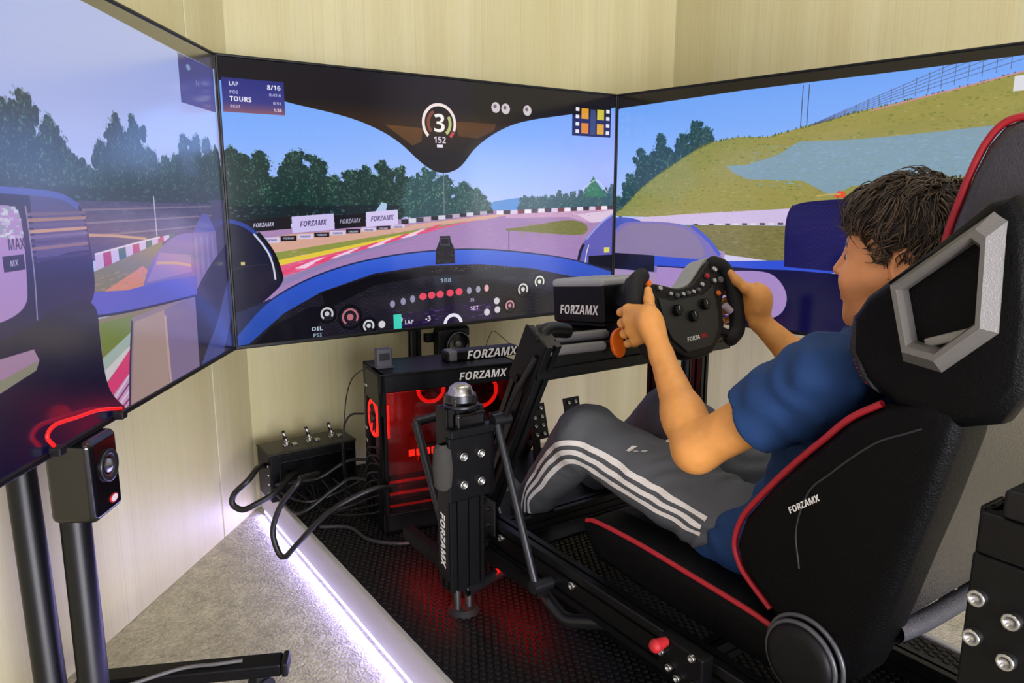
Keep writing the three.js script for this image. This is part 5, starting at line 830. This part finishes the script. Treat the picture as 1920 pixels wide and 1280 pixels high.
function pantsField(p) {
  let d = ell(p, [0, 0.415, 1.38], [0.18, 0.085, 0.11]);
  for (const [h, k, a] of [[J.hipL, J.knL, J.anL], [J.hipR, J.knR, J.anR]]) {
    let l = cone(p, h, [k[0], k[1] - 0.012, k[2] + 0.02], 0.088, 0.072);
    l = smin(l, cone(p, [k[0], k[1] - 0.008, k[2]], a, 0.068, 0.05), 0.035);
    d = smin(d, l, 0.03);
  }
  const kn = Math.min(len3(p[0] - J.knL[0], p[1] - J.knL[1] + 0.05, p[2] - J.knL[2] - 0.03), len3(p[0] - J.knR[0], p[1] - J.knR[1] + 0.05, p[2] - J.knR[2] - 0.03));
  const hipF = Math.max(0, Math.min(1, (p[2] - 1.08) / 0.15));
  return d + wr(p, 20, 0.008) + wr(p, 45, 0.003) + Math.sin((p[1] * 0.9 - p[2] * 0.6) * 120 + wr(p, 10, 16)) * (0.0022 * Math.exp(-kn * kn / 0.01) + 0.003 * hipF);
}
const pantsMask = (p) => { let d = pantsField(p); for (const [k, a] of [[J.knL, J.anL], [J.knR, J.anR]]) { const n = [a[0] - k[0], a[1] - k[1], a[2] - k[2]], L = len3(...n), t = ((p[0] - a[0]) * n[0] + (p[1] - a[1]) * n[1] + (p[2] - a[2]) * n[2]) / L; if (Math.sign(p[0]) === Math.sign(a[0])) d = Math.max(d, t - 0.01); } return d; };
const skinCol = (w) => {
  const p = toHead(w);
  const base = [0.74, 0.325, 0.078], q = Math.abs(p[0]);
  if (p[2] < 1.41 && p[2] > 1.36 && q < 0.023 && Math.abs(p[1] - 0.897) < 0.0085) return [0.45, 0.15, 0.1];
  if (p[2] < 1.425 && p[2] > 1.36 && q > 0.012 && q < 0.05 && Math.abs(p[1] - (0.986 - (q - 0.03) * (q - 0.03) * 6)) < 0.0045) return [0.05, 0.032, 0.022];
  const f = 0.94 + 0.12 * noise3(p[0] * 90, p[1] * 90, p[2] * 90), red = p[1] > 0.84 && p[2] > 1.37 ? 1 : 0;
  return [base[0] * f, base[1] * f * (1 - 0.05 * red), base[2] * f * (1 + 0.5 * red)];
};
{
  const t = thing('person', 'seated person with dark wavy hair, navy T-shirt and striped grey track pants gripping the wheel', 'person');
  let g = surface(skinField, [-0.34, 0.56, 0.96], [0.36, 1.11, 1.63], 0.0036);
  const c = new Float32Array(g.attributes.position.count * 3), P = g.attributes.position; for (let i = 0; i < P.count; i++) c.set(skinCol([P.getX(i), P.getY(i), P.getZ(i)]), i * 3);
  g.setAttribute('color', new THREE.BufferAttribute(c, 3));
  part('body', g, new THREE.MeshPhysicalMaterial({ color: 0xffffff, vertexColors: true, roughness: 0.5, sheen: 0.2, sheenRoughness: 0.5, bumpMap: leatherBump, bumpScale: 0.00025 }), t);
  const shirt = part('shirt', surface(shirtField, [-0.34, 0.3, 1.16], [0.36, 0.87, 1.62], 0.0048), std(0x0d3667, 0.85, { bumpMap: clothBump, bumpScale: 0.0006 }), t);
  part('collar', new THREE.TorusGeometry(0.066, 0.006, 10, 40).rotateX(Math.PI / 2 - 0.25).translate(0, 0.842, 1.502), std(0x0b3566, 0.85, { bumpMap: clothBump, bumpScale: 0.0006 }), shirt);
  const pants = part('pants', surface(pantsMask, [-0.28, 0.16, 0.5], [0.28, 0.62, 1.52], 0.0055), std(0x585b5e, 0.8, { bumpMap: clothBump, bumpScale: 0.0008 }), t);
  // three white stripes down the outside of the left leg, laid on the cloth
  const top = [[0.66, 0.24], [0.708, 0.338], [0.76, 0.405], [0.815, 0.463], [0.87, 0.503], [0.926, 0.524], [0.99, 0.522], [1.05, 0.512], [1.115, 0.499], [1.2, 0.484], [1.285, 0.466]], bot = [[0.69, 0.235], [0.715, 0.298], [0.78, 0.36], [0.829, 0.41], [0.88, 0.45], [0.927, 0.471], [0.97, 0.468], [1.018, 0.458], [1.08, 0.45], [1.149, 0.442], [1.275, 0.427]];
  const cz = (A) => new THREE.CatmullRomCurve3(A.map(([z, y]) => V(0, y, z))), cT = cz(top), cB = cz(bot);
  const onCloth = (z, y) => { let x = -0.34; for (let i = 0; i < 60; i++) { const d = pantsField([x, y, z]); if (d < 0.0004) break; x += d * 0.7; if (x > -0.02) break; } return x; };
  for (const k of [0.06, 0.48, 0.9]) {
    const pos = [], N = 110, Wd = 0.115;
    const pt = (u, w) => { const a = cT.getPoint(u), b = cB.getPoint(u), m = k + w, y = a.y + (b.y - a.y) * m, z = a.z + (b.z - a.z) * m; return V(onCloth(z, y) - 0.0016, y, z); };
    for (let i = 0; i < N; i++) for (let j = 0; j < 2; j++) { const u0 = i / N, u1 = (i + 1) / N, w0 = (j - 1) * Wd, w1 = j * Wd, a = pt(u0, w0), b = pt(u1, w0), cc = pt(u1, w1), d = pt(u0, w1); for (const q of [a, b, cc, a, cc, d]) pos.push(q.x, q.y, q.z); }
    let sg = new THREE.BufferGeometry(); sg.setAttribute('position', new THREE.Float32BufferAttribute(pos, 3)); sg = mergeVertices(sg, 1e-5); sg.computeVertexNormals();
    part('stripe', sg, std(0xf0ece4, 0.7, { side: THREE.DoubleSide, bumpMap: clothBump, bumpScale: 0.0005 }), pants);
  }
  // small three-bar mark on the thigh
  for (let i = 0; i < 3; i++) { const z = 1.065 + i * 0.014, y0 = 0.514 + 0.002 * i, pos = []; const q = (a, b) => V(onCloth(z + a, y0 + b) - 0.005, y0 + b, z + a); const h = 0.01 + i * 0.006; const A = [q(0, 0.022), q(0.009, 0.022), q(0.009 + h * 0.5, 0.022 + h), q(h * 0.5, 0.022 + h)]; for (const v of [A[0], A[1], A[2], A[0], A[2], A[3]]) pos.push(v.x, v.y, v.z); const mg = new THREE.BufferGeometry(); mg.setAttribute('position', new THREE.Float32BufferAttribute(pos, 3)); mg.computeVertexNormals(); part('logo_bar', mg, std(0xd6d2ca, 0.75, { side: THREE.DoubleSide }), pants); }
  // shoes
  for (const [a, k] of [[J.anL, -1], [J.anR, 1]]) {
    const heel = [a[0], a[1] - 0.045, a[2] + 0.005], toe = [a[0] + 0.006, a[1] + 0.035, a[2] - 0.2];
    const up = (p) => { let d = cone(p, [a[0], a[1] + 0.0, a[2]], heel, 0.044, 0.04); d = smin(d, cone(p, heel, mid(heel, toe, 0.6), 0.038, 0.042), 0.03); d = smin(d, cone(p, mid(heel, toe, 0.55), toe, 0.042, 0.03), 0.02); return d; };
    const shoe = part('shoe', surface(up, [a[0] - 0.08, a[1] - 0.12, a[2] - 0.26], [a[0] + 0.08, a[1] + 0.09, a[2] + 0.08], 0.005), std(0x4d5c55, 0.7, { bumpMap: weaveBump, bumpScale: 0.0006 }), t);
    const dn = V(0, -0.93, -0.37).multiplyScalar(0.034);
    part('sole', orient(new THREE.CapsuleGeometry(0.04, 0.18, 6, 18).rotateX(Math.PI / 2).scale(1, 0.32, 1), V(...heel).add(dn), V(...toe).add(dn)), std(0x8a1c1c, 0.6, { bumpMap: grainBump, bumpScale: 0.0003 }), shoe);
  }
  // eyes
  for (const s of [-1, 1]) { const e = part('eye', new THREE.SphereGeometry(0.0115, 20, 14).translate(s * 0.031, 0.962, 1.4165), std(0xd8d2ca, 0.2), t); e.applyMatrix4(fromHead); part('iris', new THREE.SphereGeometry(0.0055, 16, 10).scale(1, 1, 0.4).translate(s * 0.031, 0.962, 1.4055), std(0x1c0f08, 0.2), e); }
  // hair: a cap that follows the skull, then several hundred wavy locks growing from it
  reseed(909);
  const yMin = (z, x) => { const P2 = [[1.38, 1.012], [1.43, 1.015], [1.455, 0.985], [1.47, 0.935], [1.492, 0.922], [1.505, 0.965], [1.53, 0.965], [1.54, 0.91], [1.62, 0.895]]; for (let i = 0; i + 1 < P2.length; i++) if (z < P2[i + 1][0]) { const u = Math.max(0, (z - P2[i][0]) / (P2[i + 1][0] - P2[i][0])); return P2[i][1] + (P2[i + 1][1] - P2[i][1]) * u; } return 0.895; };
  const hairCap = (w) => { const p = toHead(w); let d = ell(p, [0, 1.008, 1.51], [0.087, 0.088, 0.102]); d = smin(d, ell(p, [0, 1.046, 1.452], [0.066, 0.034, 0.044]), 0.03); d = smin(d, ell(p, [0, 0.95, 1.555], [0.078, 0.07, 0.052]), 0.03); d = smax(d, yMin(p[2], p[0]) - p[1], 0.008); return d + (noise3(p[0] * 45, p[1] * 45, p[2] * 60) - 0.5) * 0.014; };
  const cap = surface(hairCap, [-0.13, 0.86, 1.36], [0.13, 1.14, 1.66], 0.0045);
  const hairMat = std(0x1b120c, 0.5, { bumpMap: clothBump, bumpScale: 0.002 });
  const hair = part('hair', cap, hairMat, t);
  const locks = [], pA = cap.attributes.position, nA = cap.attributes.normal;
  for (let k = 0; k < 2600; k++) {
    const i = Math.floor(rnd() * pA.count), p = V(pA.getX(i), pA.getY(i), pA.getZ(i)), n = V(nA.getX(i), nA.getY(i), nA.getZ(i));
    const r0 = p.clone().sub(V(0.01, 1.085, 1.56)); r0.y *= 0.7; let dir = r0.sub(n.clone().multiplyScalar(r0.dot(n))).normalize().add(V((noise3(p.x * 18, p.y * 18, p.z * 18) - 0.5) * 1.6, -0.25, (noise3(p.x * 18 + 40, p.y * 18, p.z * 18) - 0.5) * 1.4)); dir.sub(n.clone().multiplyScalar(dir.dot(n))).normalize();
    const sd = n.clone().cross(dir), L = rr(0.022, 0.05) * (p.y < 0.95 ? 0.6 : 1), w = rr(0.003, 0.008), ph = noise3(p.x * 25, p.y * 25, p.z * 25) * 6, pts = [];
    for (let j = 0; j <= 6; j++) { const u = j / 6; pts.push(p.clone().add(n.clone().multiplyScalar(-0.003 + 0.009 * Math.sin(u * Math.PI) + 0.003 * u)).add(dir.clone().multiplyScalar(L * u)).add(sd.clone().multiplyScalar(Math.sin(u * 4.5 + ph) * w))); const q = pts[j], d = hairCap([q.x, q.y, q.z]); if (d > 0.01) q.sub(n.clone().multiplyScalar((d - 0.01) * 0.8)); }
    const tb = new THREE.TubeGeometry(new THREE.CatmullRomCurve3(pts), 7, 1, 5), tp = tb.attributes.position, cur = new THREE.CatmullRomCurve3(pts), rad = rr(0.0009, 0.0021);
    for (let a = 0; a <= 7; a++) { const cp = cur.getPointAt(a / 7), rs = rad * (a === 0 ? 0.7 : Math.pow(1 - a / 7, 0.6) + 0.06); for (let b = 0; b <= 5; b++) { const id = a * 6 + b; tp.setXYZ(id, cp.x + (tp.getX(id) - cp.x) * rs, cp.y + (tp.getY(id) - cp.y) * rs, cp.z + (tp.getZ(id) - cp.z) * rs); } }
    const col = new Float32Array(tp.count * 3), f = rr(0.5, 1.5) + (rnd() < 0.22 ? 1.4 : 0), warm = rr(0.9, 1.2); for (let a = 0; a < tp.count; a++) col.set([0.042 * f * warm, 0.027 * f, 0.014 * f], a * 3); tb.setAttribute('color', new THREE.BufferAttribute(col, 3));
    locks.push(tb);
  }
  const lk = part('locks', locks, std(0xffffff, 0.45, { vertexColors: true }), hair); lk.userData.kind = 'stuff';
}
renderer.render(scene, camera);
